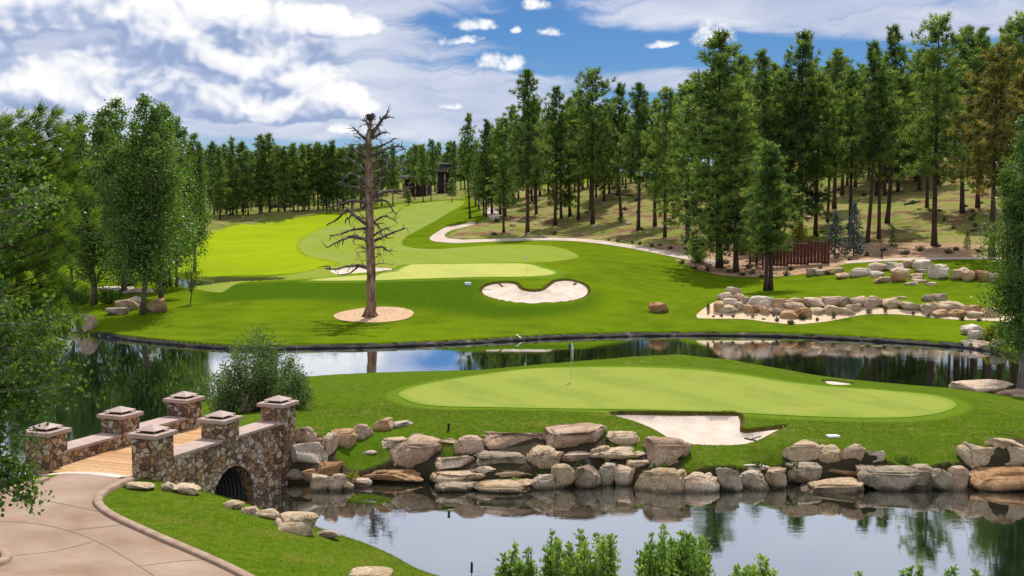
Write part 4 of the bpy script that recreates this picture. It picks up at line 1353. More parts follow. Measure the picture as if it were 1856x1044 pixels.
for r_ in [
 (1743, 591, 1779, 610, 'w', 'pale rounded boulder above the water on the far right bank'),
 (1757, 601, 1781, 618, 'w', 'white boulder just below the pale rounded one on the far right bank'),
 (1743, 617, 1770, 628, 'w', 'flat white rock at the far right waterline, left one'),
 (1764, 620, 1797, 635, 'p', 'wide pale rock at the far right waterline before the tree'),
 (1795, 617, 1822, 634, 'g', 'dark grey rock at the far right waterline under the tree leaves')]:
    rock(*r_, group='rocks on the far right bank', sub=4)
rock(1733, 692, 1822, 713, 'p', 'long rose boulder at the back edge of the island by the tree', Y=70.2)
rock(1812, 708, 1862, 724, 'p', 'low rose boulder at the foot of the right tree', Y=68.5)
for r_ in [
 (128, 590, 150, 607, 'p', 'low grey pink rock at the water under the aspens, left one'),
 (144, 575, 172, 607, 'p', 'pointed upright rock at the water where the lawn begins'),
 (195, 559, 232, 573, 'g', 'long grey rock beside the little waterfall'),
 (214, 544, 250, 566, 'p', 'pinkish boulder left of the aspen trunk by the waterfall'),
 (238, 540, 256, 556, 'w', 'pale stepped stone of the waterfall behind the aspen trunk'),
 (272, 546, 306, 569, 'r', 'red brown boulder right of the aspen trunk'),
 (254, 556, 274, 566, 'g', 'dark stone in the shade right of the aspen trunk'),
 (228, 524, 278, 533, 'w', 'flat pale slab bridging the stream behind the aspens'),
 (184, 520, 240, 530, 'w', 'long flat pale slab left over the stream')]:
    rock(*r_, group='rocks of the stream under the aspens', sub=4 if r_[2] - r_[0] > 30 else 3)

# ================================================================== TREES AND PLANTS
def leaf_mat(name, stops, trans=.35, tcol=(1.25, 1.35, .5), rough=.55, spec=.25, var=.35):
    m, h, out = new_mat(name)
    t = h.attr('tint').outputs['Fac']
    inf = h.n('ShaderNodeObjectInfo')
    f = h.m('ADD', t, h.m('MULTIPLY', h.m('SUBTRACT', inf.outputs['Random'], .5), var), clamp=True)
    c = h.ramp(f, stops)
    p = h.n('ShaderNodeBsdfPrincipled')
    h.link(c, p.inputs['Base Color'])
    p.inputs['Roughness'].default_value = rough
    p.inputs['Specular IOR Level'].default_value = spec
    tr = h.n('ShaderNodeBsdfTranslucent')
    h.link(h.mix(1.0, c, tcol, 'MULTIPLY'), tr.inputs['Color'])
    ms = h.n('ShaderNodeMixShader'); ms.inputs[0].default_value = trans
    h.link(p.outputs[0], ms.inputs[1]); h.link(tr.outputs[0], ms.inputs[2])
    h.link(ms.outputs[0], out.inputs[0])
    return m


def bark_mat(name, stops, scale=6.0):
    m, h, out = new_mat(name)
    P = geo_pos(h)
    mp = h.n('ShaderNodeMapping'); mp.inputs['Scale'].default_value = (1, 1, .22)
    h.link(P, mp.inputs[0])
    n = h.noise(mp.outputs[0], scale, 6, .7)
    c = h.ramp(n, stops)
    principled(h, out, c, .9, .15, n, .9, .08)
    return m


m_pine = leaf_mat('pine_needles', [(0, (.040, .075, .026)), (.4, (.118, .190, .052)), (.75, (.225, .300, .068)), (1, (.31, .37, .085))], .45, (1.2, 1.3, .6))
m_pine_far = leaf_mat('far_pine_needles', [(0, (.050, .090, .034)), (.5, (.130, .200, .056)), (1, (.24, .30, .07))], .42)
m_pine_brown = leaf_mat('browning_needles', [(0, (.08, .09, .025)), (.45, (.20, .18, .045)), (.75, (.36, .25, .09)), (1, (.45, .31, .12))], .40)
m_spruce = leaf_mat('blue_spruce_needles', [(0, (.035, .070, .065)), (.5, (.075, .130, .125)), (1, (.14, .20, .19))], .15, (1, 1, 1))
m_aspen = leaf_mat('aspen_leaves', [(0, (.045, .090, .018)), (.45, (.105, .185, .034)), (.8, (.165, .25, .055)), (1, (.26, .33, .13))], .44, rough=.42, spec=.4)
m_near = leaf_mat('cottonwood_leaves', [(0, (.045, .090, .018)), (.45, (.105, .180, .035)), (.8, (.175, .255, .055)), (1, (.28, .34, .13))], .42,  rough=.5, spec=.22)
m_willow = leaf_mat('willow_leaves', [(0, (.055, .095, .028)), (.5, (.125, .185, .062)), (1, (.23, .28, .14))], .35)
m_bright = leaf_mat('fresh_shrub_leaves', [(0, (.10, .18, .03)), (.5, (.21, .32, .07)), (1, (.36, .45, .14))], .5, (1.1, 1.2, .6))
m_yellow = leaf_mat('yellow_shrub_leaves', [(0, (.14, .15, .02)), (.5, (.26, .25, .03)), (1, (.38, .34, .06))], .35)
m_grey_sh = leaf_mat('sage_leaves', [(0, (.022, .034, .018)), (.5, (.060, .075, .038)), (1, (.13, .14, .08))], .15)
m_under = leaf_mat('undergrowth_leaves', [(0, (.03, .07, .012)), (.5, (.06, .13, .018)), (1, (.13, .22, .03))], .3)
m_flow = leaf_mat('pale_blossom', [(0, (.45, .33, .20)), (.5, (.60, .44, .30)), (1, (.70, .55, .40))], .2, (1, 1, 1))
m_bark = bark_mat('pine_bark', [(.3, (.028, .020, .016)), (.55, (.085, .055, .042)), (.75, (.16, .10, .075))])
m_abark = bark_mat('aspen_bark', [(.3, (.06, .045, .033)), (.55, (.17, .13, .10)), (.75, (.30, .25, .20))])
m_pale_bark = bark_mat('pale_bark', [(.3, (.10, .085, .07)), (.55, (.25, .22, .19)), (.75, (.36, .33, .30))])
m_dead = bark_mat('dead_wood', [(.28, (.032, .017, .011)), (.42, (.165, .092, .057)), (.55, (.33, .205, .14)), (.72, (.50, .40, .32))], 3.2)
m_deadb = bark_mat('bare_branch_wood', [(.3, (.045, .032, .026)), (.52, (.12, .09, .075)), (.75, (.40, .34, .29))], 2.2)


def unit(v):
    return v / (np.linalg.norm(v, axis=-1, keepdims=True) + 1e-9)


def blades(rg, C, D, L, W, T, tipw=.35):
    """needle-like quads"""
    n = len(C)
    S = unit(np.cross(D, rg.normal(0, 1, (n, 3))))
    L = L[:, None]; W = W[:, None]
    V = np.stack([C - S * W / 2, C + S * W / 2, C + D * L + S * W * tipw / 2, C + D * L - S * W * tipw / 2], 1).reshape(-1, 3)
    return V, np.arange(4 * n).reshape(n, 4), np.repeat(T, 4)


def leaves(rg, C, D, L, W, T):
    """leaf shaped rhombs, folded a little along the midrib"""
    n = len(C)
    S = unit(np.cross(D, rg.normal(0, 1, (n, 3))))
    N = np.cross(D, S)
    L = L[:, None]; W = W[:, None]
    V = np.stack([C, C + D * L * .45 - S * W / 2 + N * W * .12, C + D * L, C + D * L * .45 + S * W / 2 + N * W * .12], 1).reshape(-1, 3)
    return V, np.arange(4 * n).reshape(n, 4), np.repeat(T, 4)


def crown_mesh(name, parts):
    VV = []; FF = []; TT = []; b = 0
    for V, F, T in parts:
        VV.append(V); FF.append(F + b); TT.append(T); b += len(V)
    return np_mesh(name, np.vstack(VV), np.vstack(FF), {'tint': np.concatenate(TT)})


def pine_variant(seed, H=24., Rm=3.0, cs=.34, nb=78, nblade=15, bl=(.42, .72), bw=.10, colum=.75, tufts=2.0, r0=None):
    rg = np.random.default_rng(seed)
    tr = MB()
    r0 = r0 or H * .0125
    bend = rg.normal(0, .010 * H, 2)
    def axis(z):
        t = z / H
        return np.array([bend[0] * math.sin(t * 2.6), bend[1] * math.sin(t * 2.1 + .4) - bend[1] * math.sin(.4), z])
    zs = np.linspace(-.5, H * .985, 12)
    tr.tube([axis(z) for z in zs], [r0 * (1.35 if i == 0 else 1.0) * (1 - .88 * max(z, 0) / H) for i, z in enumerate(zs)], 8)
    C = []; D = []; T = []
    gaps = rg.uniform(0, 1, 3)
    for i in range(nb):
        t = (i + rg.uniform(0, 1)) / nb
        z = H * (cs + (.985 - cs) * t)
        prof = (1 - t ** 1.5) ** (colum * 1.08) * (.58 + .42 * min(1, t / .22))
        az = i * 2.4 + rg.normal(0, .6)
        L = Rm * prof * rg.uniform(.45, 1.18) + .25
        if min(abs(t - g) for g in gaps) < .025: L *= .45
        rise = -.12 + .75 * t ** 1.5 + rg.normal(0, .12)
        base = axis(z)
        dh = np.array([math.cos(az), math.sin(az), 0])
        end = base + dh * L + np.array([0, 0, L * rise])
        mid = base + dh * L * .5 + np.array([0, 0, L * (rise * .5 - .06)])
        tr.tube([base, mid, end], [max(.02, r0 * .17 * (1 - t * .6)), r0 * .1, .012], 4, cap=False)
        k = max(3, int(2 + L * tufts))
        for s in np.linspace(.30, 1.0, k):
            p = base + (end - base) * s + rg.normal(0, .16 + .07 * L, 3) * [1, 1, .75]
            tn = .04 + .80 * rg.uniform(0, 1) ** 1.15 + .38 * (s - .6) + rg.normal(0, .05)
            n = nblade + int(rg.integers(-3, 4))
            d = unit(rg.normal(0, .75, (n, 3)) + dh * .45 + np.array([0, 0, .55]))
            C.append(np.repeat(p[None], n, 0) + rg.normal(0, .07, (n, 3))); D.append(d)
            T.append(np.clip(np.full(n, tn) + rg.normal(0, .08, n), 0, 1))
    # a few dead snags below the crown
    for i in range(7):
        z = H * rg.uniform(cs * .45, cs); az = rg.uniform(0, 6.3); L = rg.uniform(.4, 1.3)
        b = axis(z)
        tr.tube([b, b + np.array([math.cos(az) * L, math.sin(az) * L, rg.uniform(-.3, .2) * L])], [.045, .012], 4, cap=False)
    C = np.vstack(C); D = np.vstack(D); T = np.concatenate(T); n = len(C)
    V, F, TT = blades(rg, C, D, rg.uniform(bl[0], bl[1], n), rg.uniform(.7, 1.3, n) * bw, T)
    return tr.mesh('trunk', True), crown_mesh('crown', [(V, F, TT)])


PV = [pine_variant(11, 25, 4.2, .32, 100, 18, tufts=2.1), pine_variant(12, 25, 5.0, .25, 108, 18, tufts=2.0), pine_variant(13, 25, 3.9, .40, 90, 18, tufts=2.1), pine_variant(14, 25, 4.8, .36, 92, 18, colum=.62, tufts=2.0),
      pine_variant(15, 25, 3.3, .27, 96, 18, colum=.9, tufts=2.2), pine_variant(16, 25, 5.4, .31, 104, 18, colum=.58, tufts=1.9), pine_variant(17, 25, 4.8, .12, 130, 18, tufts=2.0), pine_variant(18, 25, 4.0, .44, 80, 18, tufts=2.1)]
PF = [pine_variant(31, 22, 3.5, .20, 70, 9, (.7, 1.1), .20), pine_variant(32, 22, 4.0, .24, 68, 9, (.7, 1.1), .20), pine_variant(33, 22, 3.1, .14, 70, 9, (.7, 1.1), .20, .9), pine_variant(34, 22, 3.8, .32, 60, 9, (.7, 1.1), .20, .6)]


def tree(name, label, cat, loc, meshes, sc, rz, mats, group=None, lean=0.0):
    t = thing(name, label, cat, loc, rz, group)
    t.scale = sc
    t.rotation_euler = (lean * .7, lean, rz)
    for nm, me, mt in (('trunk', meshes[0], mats[1]), ('crown', meshes[1], mats[0])):
        o = bpy.data.objects.new(nm, me); COL.objects.link(o); o.parent = t
        if not me.materials: me.materials.append(mt)
        if me.materials[0] is not mt:
            o.material_slots[0].link = 'OBJECT'; o.material_slots[0].material = mt
    return t


_prg = random.Random(5)


def pine(u, vb, vt, var, wide, label, group=None, mat=None, far=False, Y=None, name='pine_tree', lean=0.0):
    if Y is None:
        p = G(u, vb)
    else:
        a = at(u, 350, Y); p = (a[0], Y, h1(a[0], Y))
    top = at(u, vt, p[1])[2]
    H = top - p[2]
    M = PF[var] if far else PV[var]
    s = H / (22.0 if far else 25.0)
    if far and wide < 1.5: wide *= 1.22
    if not far and group == GP: wide *= 1.10
    return tree(name, label, 'pine', p, M, (s * wide, s * wide, s), _prg.uniform(0, 6.28), (mat or (m_pine_far if far else m_pine), m_bark), group, lean)


GP = 'ponderosa pines on the hill side'
for r_ in [
 (852, 397, 206, 2, .75, 'slim pine with long bare trunk standing by the bend of the cart path'),
 (881, 394, 216, 1, .75, 'pine right behind the slim one at the cart path bend'),
 (913, 421, 290, 3, 1.35, 'small leafy pine at the path before the tall pine group'),
 (956, 424, 126, 0, .95, 'tall pointed pine, first tall one right of the small leafy pine'),
 (972, 388, 186, 4, .9, 'narrow pine behind the tall pointed pine, on its right'),
 (1006, 408, 158, 2, .95, 'dark pine with long bare trunk between the two tallest middle pines'),
 (1033, 392, 176, 4, 1.0, 'thin pine just left of the broad round-crowned pine'),
 (1048, 398, 160, 7, .85, 'high-crowned pine partly hidden by the broad round-crowned pine'),
 (1074, 406, 126, 5, 1.05, 'broad round-crowned tall pine in the middle of the hill row'),
 (1126, 396, 152, 2, .95, 'pine with short trunk right of the broad round-crowned pine'),
 (1157, 417, 150, 0, .95, 'pine with straight bare trunk above the path, before the big dense pines'),
 (1187, 410, 178, 4, 1.1, 'slender pine right of the straight-trunked pine'),
 (1205, 430, 158, 1, .85, 'full pine at the left flank of the big dense pines'),
 (1246, 440, 172, 6, 1.15, 'low-branched pine leaning over the path end'),
 (1304, 486, 56, 6, 1.15, 'largest dense pine, its thick dark trunk rising from the mulch'),
 (1334, 494, 152, 6, 1.1, 'dense cone-shaped pine in front of the largest pine'),
 (1372, 440, 92, 2, .9, 'pine with tufted top right behind the largest pine'),
 (1410, 430, 128, 6, 1.1, 'rounded pine between the two tallest tufted tops'),
 (1451, 432, 56, 6, 1.0, 'tall tufted pine rising left of the fence'),
 (1478, 424, 126, 3, .95, 'pine with dark trunk just above the brown fence'),
 (1500, 402, 152, 0, .9, 'pine behind the fence with twin looking trunks'),
 (1512, 378, 88, 4, 1.05, 'spindly topped pine above the blue spruces'),
 (1541, 425, 126, 3, .95, 'pine with leaning trunk directly behind the blue spruces'),
 (1572, 440, 76, 2, .85, 'left of three slim tall trunks right of the blue spruces'),
 (1593, 433, 118, 7, .85, 'middle of three slim tall trunks right of the blue spruces'),
 (1608, 404, 47, 2, .9, 'tallest of three slim trunks right of the blue spruces'),
 (1680, 376, 120, 7, .95, 'pine behind the massive red-trunked pine, on its left'),
 (1693, 446, 30, 5, .95, 'massive red-trunked pine with the widest crown above the lawn bank'),
 (1744, 386, 48, 0, .95, 'tall pine right behind the massive red-trunked one'),
 (1772, 376, 50, 1, .9, 'tall full pine left of the browning pine'),
 (1822, 386, 44, 0, 1.0, 'tall pine behind the browning pine at the frame edge'),
 (1846, 396, 24, 5, .95, 'tallest pine in the corner at the right frame edge')]:
    pine(*r_, group=GP)
pine(1797, 466, 84, 3, 1.1, 'browning pine with yellow brown needles and grey trunk', GP, m_pine_brown)
pine(1846, 452, 130, 1, 1.1, 'browning pine cut by the right frame edge', GP, m_pine_brown)
# the twin-stemmed pine on the lawn
pine(1388, 527, 256, 0, 1.25, 'younger pine on the lawn behind the far wall, left stem of the pair', GP)
pine(1397, 526, 272, 4, 1.25, 'younger pine on the lawn behind the far wall, right stem of the pair', GP)
rp = random.Random(77)
n_fill = 0
for k in range(104):
    u = 862 + (1990 - 862) * ((k * .6180339) % 1.0)
    Y = rp.uniform(206, 270) if u < 1230 else rp.uniform(200, 268)
    vt = np.interp(u, [860, 940, 1080, 1200, 1300, 1450, 1600, 1700, 1850, 2000], [250, 185, 172, 190, 110, 120, 110, 95, 62, 60]) + rp.uniform(-12, 42)
    pine(u, 0, vt, rp.choice([0, 1, 6, 6, 5, 3, 1, 6]), rp.uniform(.95, 1.25), 'dark pine deep in the dense stand on the hill, trunk among many others', 'pines massed behind the front rows', Y=Y)
GL = 'pines beyond the bright fairway'
for k in range(30):
    u = 384 + 300 * ((k * .6180339 + .11) % 1.0)
    pine(u, 0, rp.uniform(330, 352), 2, rp.uniform(1.7, 2.4), 'low young pine filling the dark gaps under the far row', 'young pines under the far row', far=True, Y=rp.uniform(268, 300))
for i, (u, vb, vt, var, wd) in enumerate([(388, 392, 258, 0, .9), (399, 398, 268, 2, .9), (422, 390, 250, 2, .85), (410, 388, 262, 1, .9), (441, 388, 258, 0, .95), (450, 391, 272, 3, .8), (474, 386, 245, 1, .85), (489, 384, 243, 0, .9),
                       (517, 384, 266, 2, .8), (505, 384, 264, 3, .95), (532, 384, 260, 1, .95), (549, 382, 262, 0, .85), (560, 380, 262, 3, .95), (577, 380, 258, 1, .95), (592, 379, 263, 0, .95), (604, 379, 256, 2, 1.0), (622, 380, 268, 3, .95), (638, 380, 262, 1, .95), (654, 378, 262, 0, .9), (470, 388, 300, 2, .9), (430, 392, 300, 0, .8), (540, 384, 300, 2, 1.0), (612, 379, 300, 1, 1.0)]):
    pine(u, vb, vt, var, wd, 'dark pine in the far row between the aspens and the dead tree', GL, far=True)
for k in range(58):
    u = 340 + 520 * ((k * .6180339 + .3) % 1.0)
    Y = rp.uniform(300, 430)
    if 700 < u < 845: Y = max(Y, 378) + 25
    vt = np.interp(u, [340, 500, 640, 700, 860], [272, 270, 264, 270, 262]) + rp.uniform(-8, 16)
    pine(u, 0, vt, rp.randrange(4), rp.uniform(.9, 1.2), 'hazy pine at the very back of the tree line behind the fairway', 'pines at the back of the tree line', far=True, Y=Y)
for i, (u, vb, vt, var, wd, lb) in enumerate([(767, 366, 262, 3, .62, 'pine before the lodge with thin trunk, left of two'), (781, 364, 253, 3, .55, 'pine before the lodge with thin trunk, right of two'),
      (752, 362, 262, 3, .6, 'pine covering the middle of the low lodge pavilion'), (823, 352, 256, 1, .6, 'pine at the right corner of the taller lodge wing'),
      (692, 374, 268, 3, .8, 'pine just right of the dead tree trunk by the fairway edge'), (712, 372, 262, 1, .7, 'pine second right of the dead tree by the fairway edge'), (670, 376, 258, 0, .9, 'pine straight behind the dead tree trunk')]):
    pine(u, vb, vt, var, wd, lb, GL, far=True)
pine(819, 366, 322, 1, 1.5, 'bushy young pine with branches to the ground beside the lodge', None, m_pine, far=True)
pine(740, 372, 344, 2, 2.4, 'low round young pine at the fairway edge before the lodge', None, m_pine, far=True)
# left of the aspens, closing the view
for k in range(9):
    pine(-40 + k * 44, 0, 268 + (k * 37) % 24, k % 4, 1.1, 'pine behind the aspen group, glimpsed through leaves', 'pines behind the aspens', far=True, Y=210 + (k * 29) % 60)

# ---- blue spruces and small dark conifers
def spruce_variant(seed, H=6., Rm=1.7, nb=90):
    rg = np.random.default_rng(seed)
    tr = MB(); tr.tube([(0, 0, -.2), (0, 0, H * .5), (0, 0, H * .97)], [.1, .06, .01], 6)
    C = []; D = []; T = []
    for i in range(nb):
        t = (i + rg.uniform(0, 1)) / nb
        z = H * (.06 + .93 * t); L = Rm * (1 - t) ** .9 * rg.uniform(.75, 1.1) + .06; az = i * 2.4 + rg.normal(0, .4)
        dh = np.array([math.cos(az), math.sin(az), 0])
        for s in np.linspace(.25, 1, 3 + int(L * 4)):
            p = np.array([0, 0, z]) + dh * L * s + np.array([0, 0, -.18 * L * s]) + rg.normal(0, .06, 3)
            n = 9
            C.append(np.repeat(p[None], n, 0)); D.append(unit(rg.normal(0, .6, (n, 3)) + dh * .7 + np.array([0, 0, .15])))
            T.append(np.clip(np.full(n, rg.uniform(.2, .8) + .2 * (s - .6)), 0, 1))
    C = np.vstack(C); D = np.vstack(D); T = np.concatenate(T); n = len(C)
    V, F, TT = blades(rg, C, D, rg.uniform(.14, .26, n), rg.uniform(.05, .09, n), T)
    return tr.mesh('trunk', True), crown_mesh('crown', [(V, F, TT)])


SV = spruce_variant(51); SV2 = spruce_variant(52, 6, 1.9, 80)
def spruce(u, vb, vt, wd, mesh, mat, label, Y=None, group=None):
    p = G(u, vb)
    H = at(u, vt, p[1])[2] - p[2]; s = H / 6
    tree('spruce_tree', label, 'spruce', p, mesh, (s * wd, s * wd, s), u * 1.3, (mat, m_bark), group)
spruce(1513, 468, 384, 1.1, SV2, m_spruce, 'shorter broad blue spruce right of the brown fence')
spruce(1547, 464, 366, .95, SV, m_spruce, 'taller pointed blue spruce right of the brown fence')
spruce(1618, 448, 413, 1.0, SV2, m_pine, 'small dark conifer at the mulch edge left of the massive pine')
spruce(1753, 452, 416, .9, SV, m_pine, 'small dark conifer at the mulch edge right of the massive pine')

# ---- broadleaf trees
def aspen_variant(seed, H=16., Rm=2.4, cs=.16, n_l=9000, leaf=.22, leaders=4, stems=1, colum=1.0):
    rg = np.random.default_rng(seed)
    tr = MB(); C = []; D = []; T = []
    def add_leaves(p, n, spread, tn):
        C.append(p + rg.normal(0, spread, (n, 3))); D.append(unit(rg.normal(0, 1, (n, 3)) + [0, 0, -.25])); T.append(np.clip(tn + rg.normal(0, .16, n), 0, 1))
    tops = []
    r0 = H * .0125
    for s in range(stems):
        bx = rg.normal(0, .3, 2) if stems > 1 else np.zeros(2)
        lean = rg.normal(0, .06, 2)
        zs = np.linspace(-.4, H * .62, 6)
        pts = [np.array([bx[0] + lean[0] * z + .12 * math.sin(z), bx[1] + lean[1] * z, z]) for z in zs]
        tr.tube(pts, [r0 * (1.3 if i == 0 else 1) * (1 - .1 * i) / stems ** .4 for i in range(6)], 8)
        tops.append(pts)
    # leaders: upright limbs each ending in its own spire
    nl = leaders * stems
    segs = []
    for i in range(nl):
        pts = tops[i % stems]
        a = rg.uniform(cs * .8, .24) * H if i else .3 * H
        base = np.array([np.interp(a, [p[2] for p in pts], [p[k] for p in pts]) for k in range(3)])
        az = i * 2.4 + rg.normal(0, .4); rr = Rm * rg.uniform(.25, .72) if i else 0
        hh = H * (1.0 if i == 0 else rg.uniform(.74, .97))
        end = np.array([base[0] + math.cos(az) * rr, base[1] + math.sin(az) * rr, hh])
        mid = (base + end) / 2 + np.array([math.cos(az), math.sin(az), 0]) * rr * .3
        tr.tube([base, mid, end], [r0 * .5, r0 * .3, .015], 5, cap=False)
        segs.append((base, mid, end))
    per = n_l // (nl * 26)
    for base, mid, end in segs:
        for k in range(26):
            t = (k + rg.uniform(0, 1)) / 26
            p = (1 - t) ** 2 * base + 2 * t * (1 - t) * mid + t * t * end
            zt = p[2] / H
            L = Rm * .66 * (1 - t ** 2.0 * .88) * rg.uniform(.4, 1.2)
            az = rg.uniform(0, 6.3)
            q = p + np.array([math.cos(az) * L, math.sin(az) * L, L * rg.uniform(.0, .55)])
            tr.tube([p, q], [.035, .01], 3, cap=False)
            tn = rg.uniform(.2, .75)
            for s in (.45, .75, 1.0):
                add_leaves(p + (q - p) * s, max(2, per // 3), .16 + .15 * L, tn)
    C = np.vstack(C); D = np.vstack(D); T = np.concatenate(T); n = len(C)
    ok = C[:, 2] > H * cs * rg.uniform(.75, 1.25, n)
    C, D, T = C[ok], D[ok], T[ok]; n = len(C)
    V, F, TT = leaves(rg, C, D, rg.uniform(.75, 1.25, n) * leaf, rg.uniform(.7, 1.0, n) * leaf * .85, T)
    return tr.mesh('trunk', True), crown_mesh('crown', [(V, F, TT)])


AV = [aspen_variant(61, 16, 3.4, .11, 22000, leaders=6), aspen_variant(62, 16, 3.0, .11, 19000, leaders=6), aspen_variant(63, 16, 4.0, .12, 25000, leaders=8), aspen_variant(64, 16, 3.3, .12, 22000, stems=2, leaders=4)]
def aspen(u, vb, vt, var, wd, label, Y=None, group='aspens beside the lake', bark=None, V=None, mat=None):
    p = G(u, vb) if Y is None else (at(u, 350, Y)[0], Y, h1(at(u, 350, Y)[0], Y))
    H = at(u, vt, p[1])[2] - p[2]; s = H / 16
    M = V or AV[var]
    return tree('aspen_tree', label, 'tree', p, M, (s * wd, s * wd, s), u * .7, (mat or m_aspen, bark or m_abark), group)
aspen(172, 553, 208, 3, 1.05, 'twin-stemmed leaning aspen left of the waterfall rocks')
aspen(258, 570, 178, 2, 1.05, 'aspen with forked pale trunk beside the waterfall, nearest the lake lawn')
aspen(292, 541, 190, 0, .95, 'tall aspen behind the forked one with grey trunk')
aspen(225, 530, 182, 1, 1.1, 'spire-topped aspen behind the forked one')
aspen(352, 492, 243, 1, .85, 'narrow aspen at the right end of the group, before the bright fairway')
aspen(128, 540, 222, 0, .85, 'aspen at the left end of the group beside the yellow green pine')
aspen(318, 520, 214, 3, .85, 'aspen filling the right shoulder of the group')
aspen(75, 520, 235, 2, .9, 'aspen hidden behind the near left trees')
aspen(20, 520, 240, 1, 1.0, 'aspen at the left frame edge behind the near trees')
sap = aspen_variant(66, 4, .75, .28, 420, .13, 3)
p = G(345, 552)
tree('aspen_sapling', 'thin young aspen alone on the lawn right of the group', 'tree', p, sap, (1.1, 1.1, (at(345, 466, p[1])[2] - p[2]) / 4), 1.0, (m_aspen, m_bark))
# right frame edge tree on the island
rt = aspen_variant(67, 16, 2.5, .13, 26000, .15, 6)
aspen(1849, 716, 215, 0, 1.0, 'leafy tree with thin grey trunk on the island at the right frame edge', group=None, bark=m_pale_bark, V=rt, mat=m_aspen)

# ---- near trees at the left frame edge
rg = np.random.default_rng(91)
def near_broadleaf():
    X0, Y0 = -9.0, 18.0
    g = h1(X0, Y0)
    root = thing('cottonwood_tree', 'broadleaf tree reaching in from the left frame edge over the path', 'tree', (X0, Y0, g))
    tr = MB(); C = []; D = []; T = []
    org = np.array([X0, Y0, g])
    tr.tube([(0, 0, -.3), (.05, 0, 3), (.0, .1, 6), (.1, 0, 9)], [.16, .13, .09, .03], 8)
    ends = [(50, 262, 18), (70, 290, 18.2), (88, 332, 17.6), (96, 352, 18.5), (112, 362, 18.2), (55, 372, 17.5), (80, 395, 18.3), (30, 330, 18.1), (16, 275, 18.0), (45, 405, 18), (15, 390, 17.6),
            (20, 545, 18), (60, 590, 17.8), (100, 592, 18.2), (128, 575, 18.4), (120, 618, 18.0), (100, 640, 17.6), (128, 668, 18.1), (132, 700, 17.9), (112, 690, 18.2), (92, 715, 18), (75, 660, 17.6), (50, 640, 18.2), (30, 680, 18), (60, 735, 17.7), (85, 752, 18), (20, 740, 18.2), (10, 640, 17.8), (40, 775, 18),
            (20, 812, 17.8), (35, 850, 18.1), (62, 872, 17.9), (70, 893, 18.0), (50, 912, 17.8), (25, 900, 18.2), (8, 870, 18), (0, 915, 17.8), (40, 885, 18.2), (-20, 700, 18), (-40, 560, 18), (-40, 800, 18), (-60, 350, 18), (-80, 650, 18), (-100, 450, 18.2), (-70, 270, 18)]
    for (u, v, y) in ends:
        e = np.array(at(u, v, y)) - org
        a = np.clip(e[2] - rg.uniform(-.2, .9) - .15 * e[0], 1.0, 8.6)
        if v > 740: a = e[2] + rg.uniform(.5, 1.1)
        b = np.array([0.03, 0, a])
        m_ = (b + e) / 2 + np.array([0, rg.normal(0, .15), .16 if v > 540 else .05])
        tr.tube([b, m_, e], [.035, .02, .006], 5, cap=False)
        L = np.linalg.norm(e - b)
        for t in np.linspace(.38, 1.0, 16):
            p = (1 - t) ** 2 * b + 2 * t * (1 - t) * m_ + t * t * e
            q = p + rg.normal(0, .17, 3) + np.array([.05, 0, .02])
            tr.tube([p, q], [.006, .003], 3, cap=False)
            n = 17 if v > 540 else 9
            C.append(p + (q - p) * rg.uniform(.2, 1.3, (n, 1)) + rg.normal(0, .065, (n, 3))); D.append(unit(rg.normal(0, .8, (n, 3)) + [.15, 0, -.35]))
            T.append(np.clip(rg.uniform(.2, .75) + rg.normal(0, .2, n), 0, 1))
    C = np.vstack(C); D = np.vstack(D); T = np.concatenate(T); n = len(C)
    V, F, TT = leaves(rg, C, D, rg.uniform(.055, .095, n), rg.uniform(.045, .075, n), T)
    link('trunk', tr.mesh('trunk', True), m_pale_bark, root)
    link('crown', crown_mesh('crown', [(V, F, TT)]), m_near, root)
near_broadleaf()


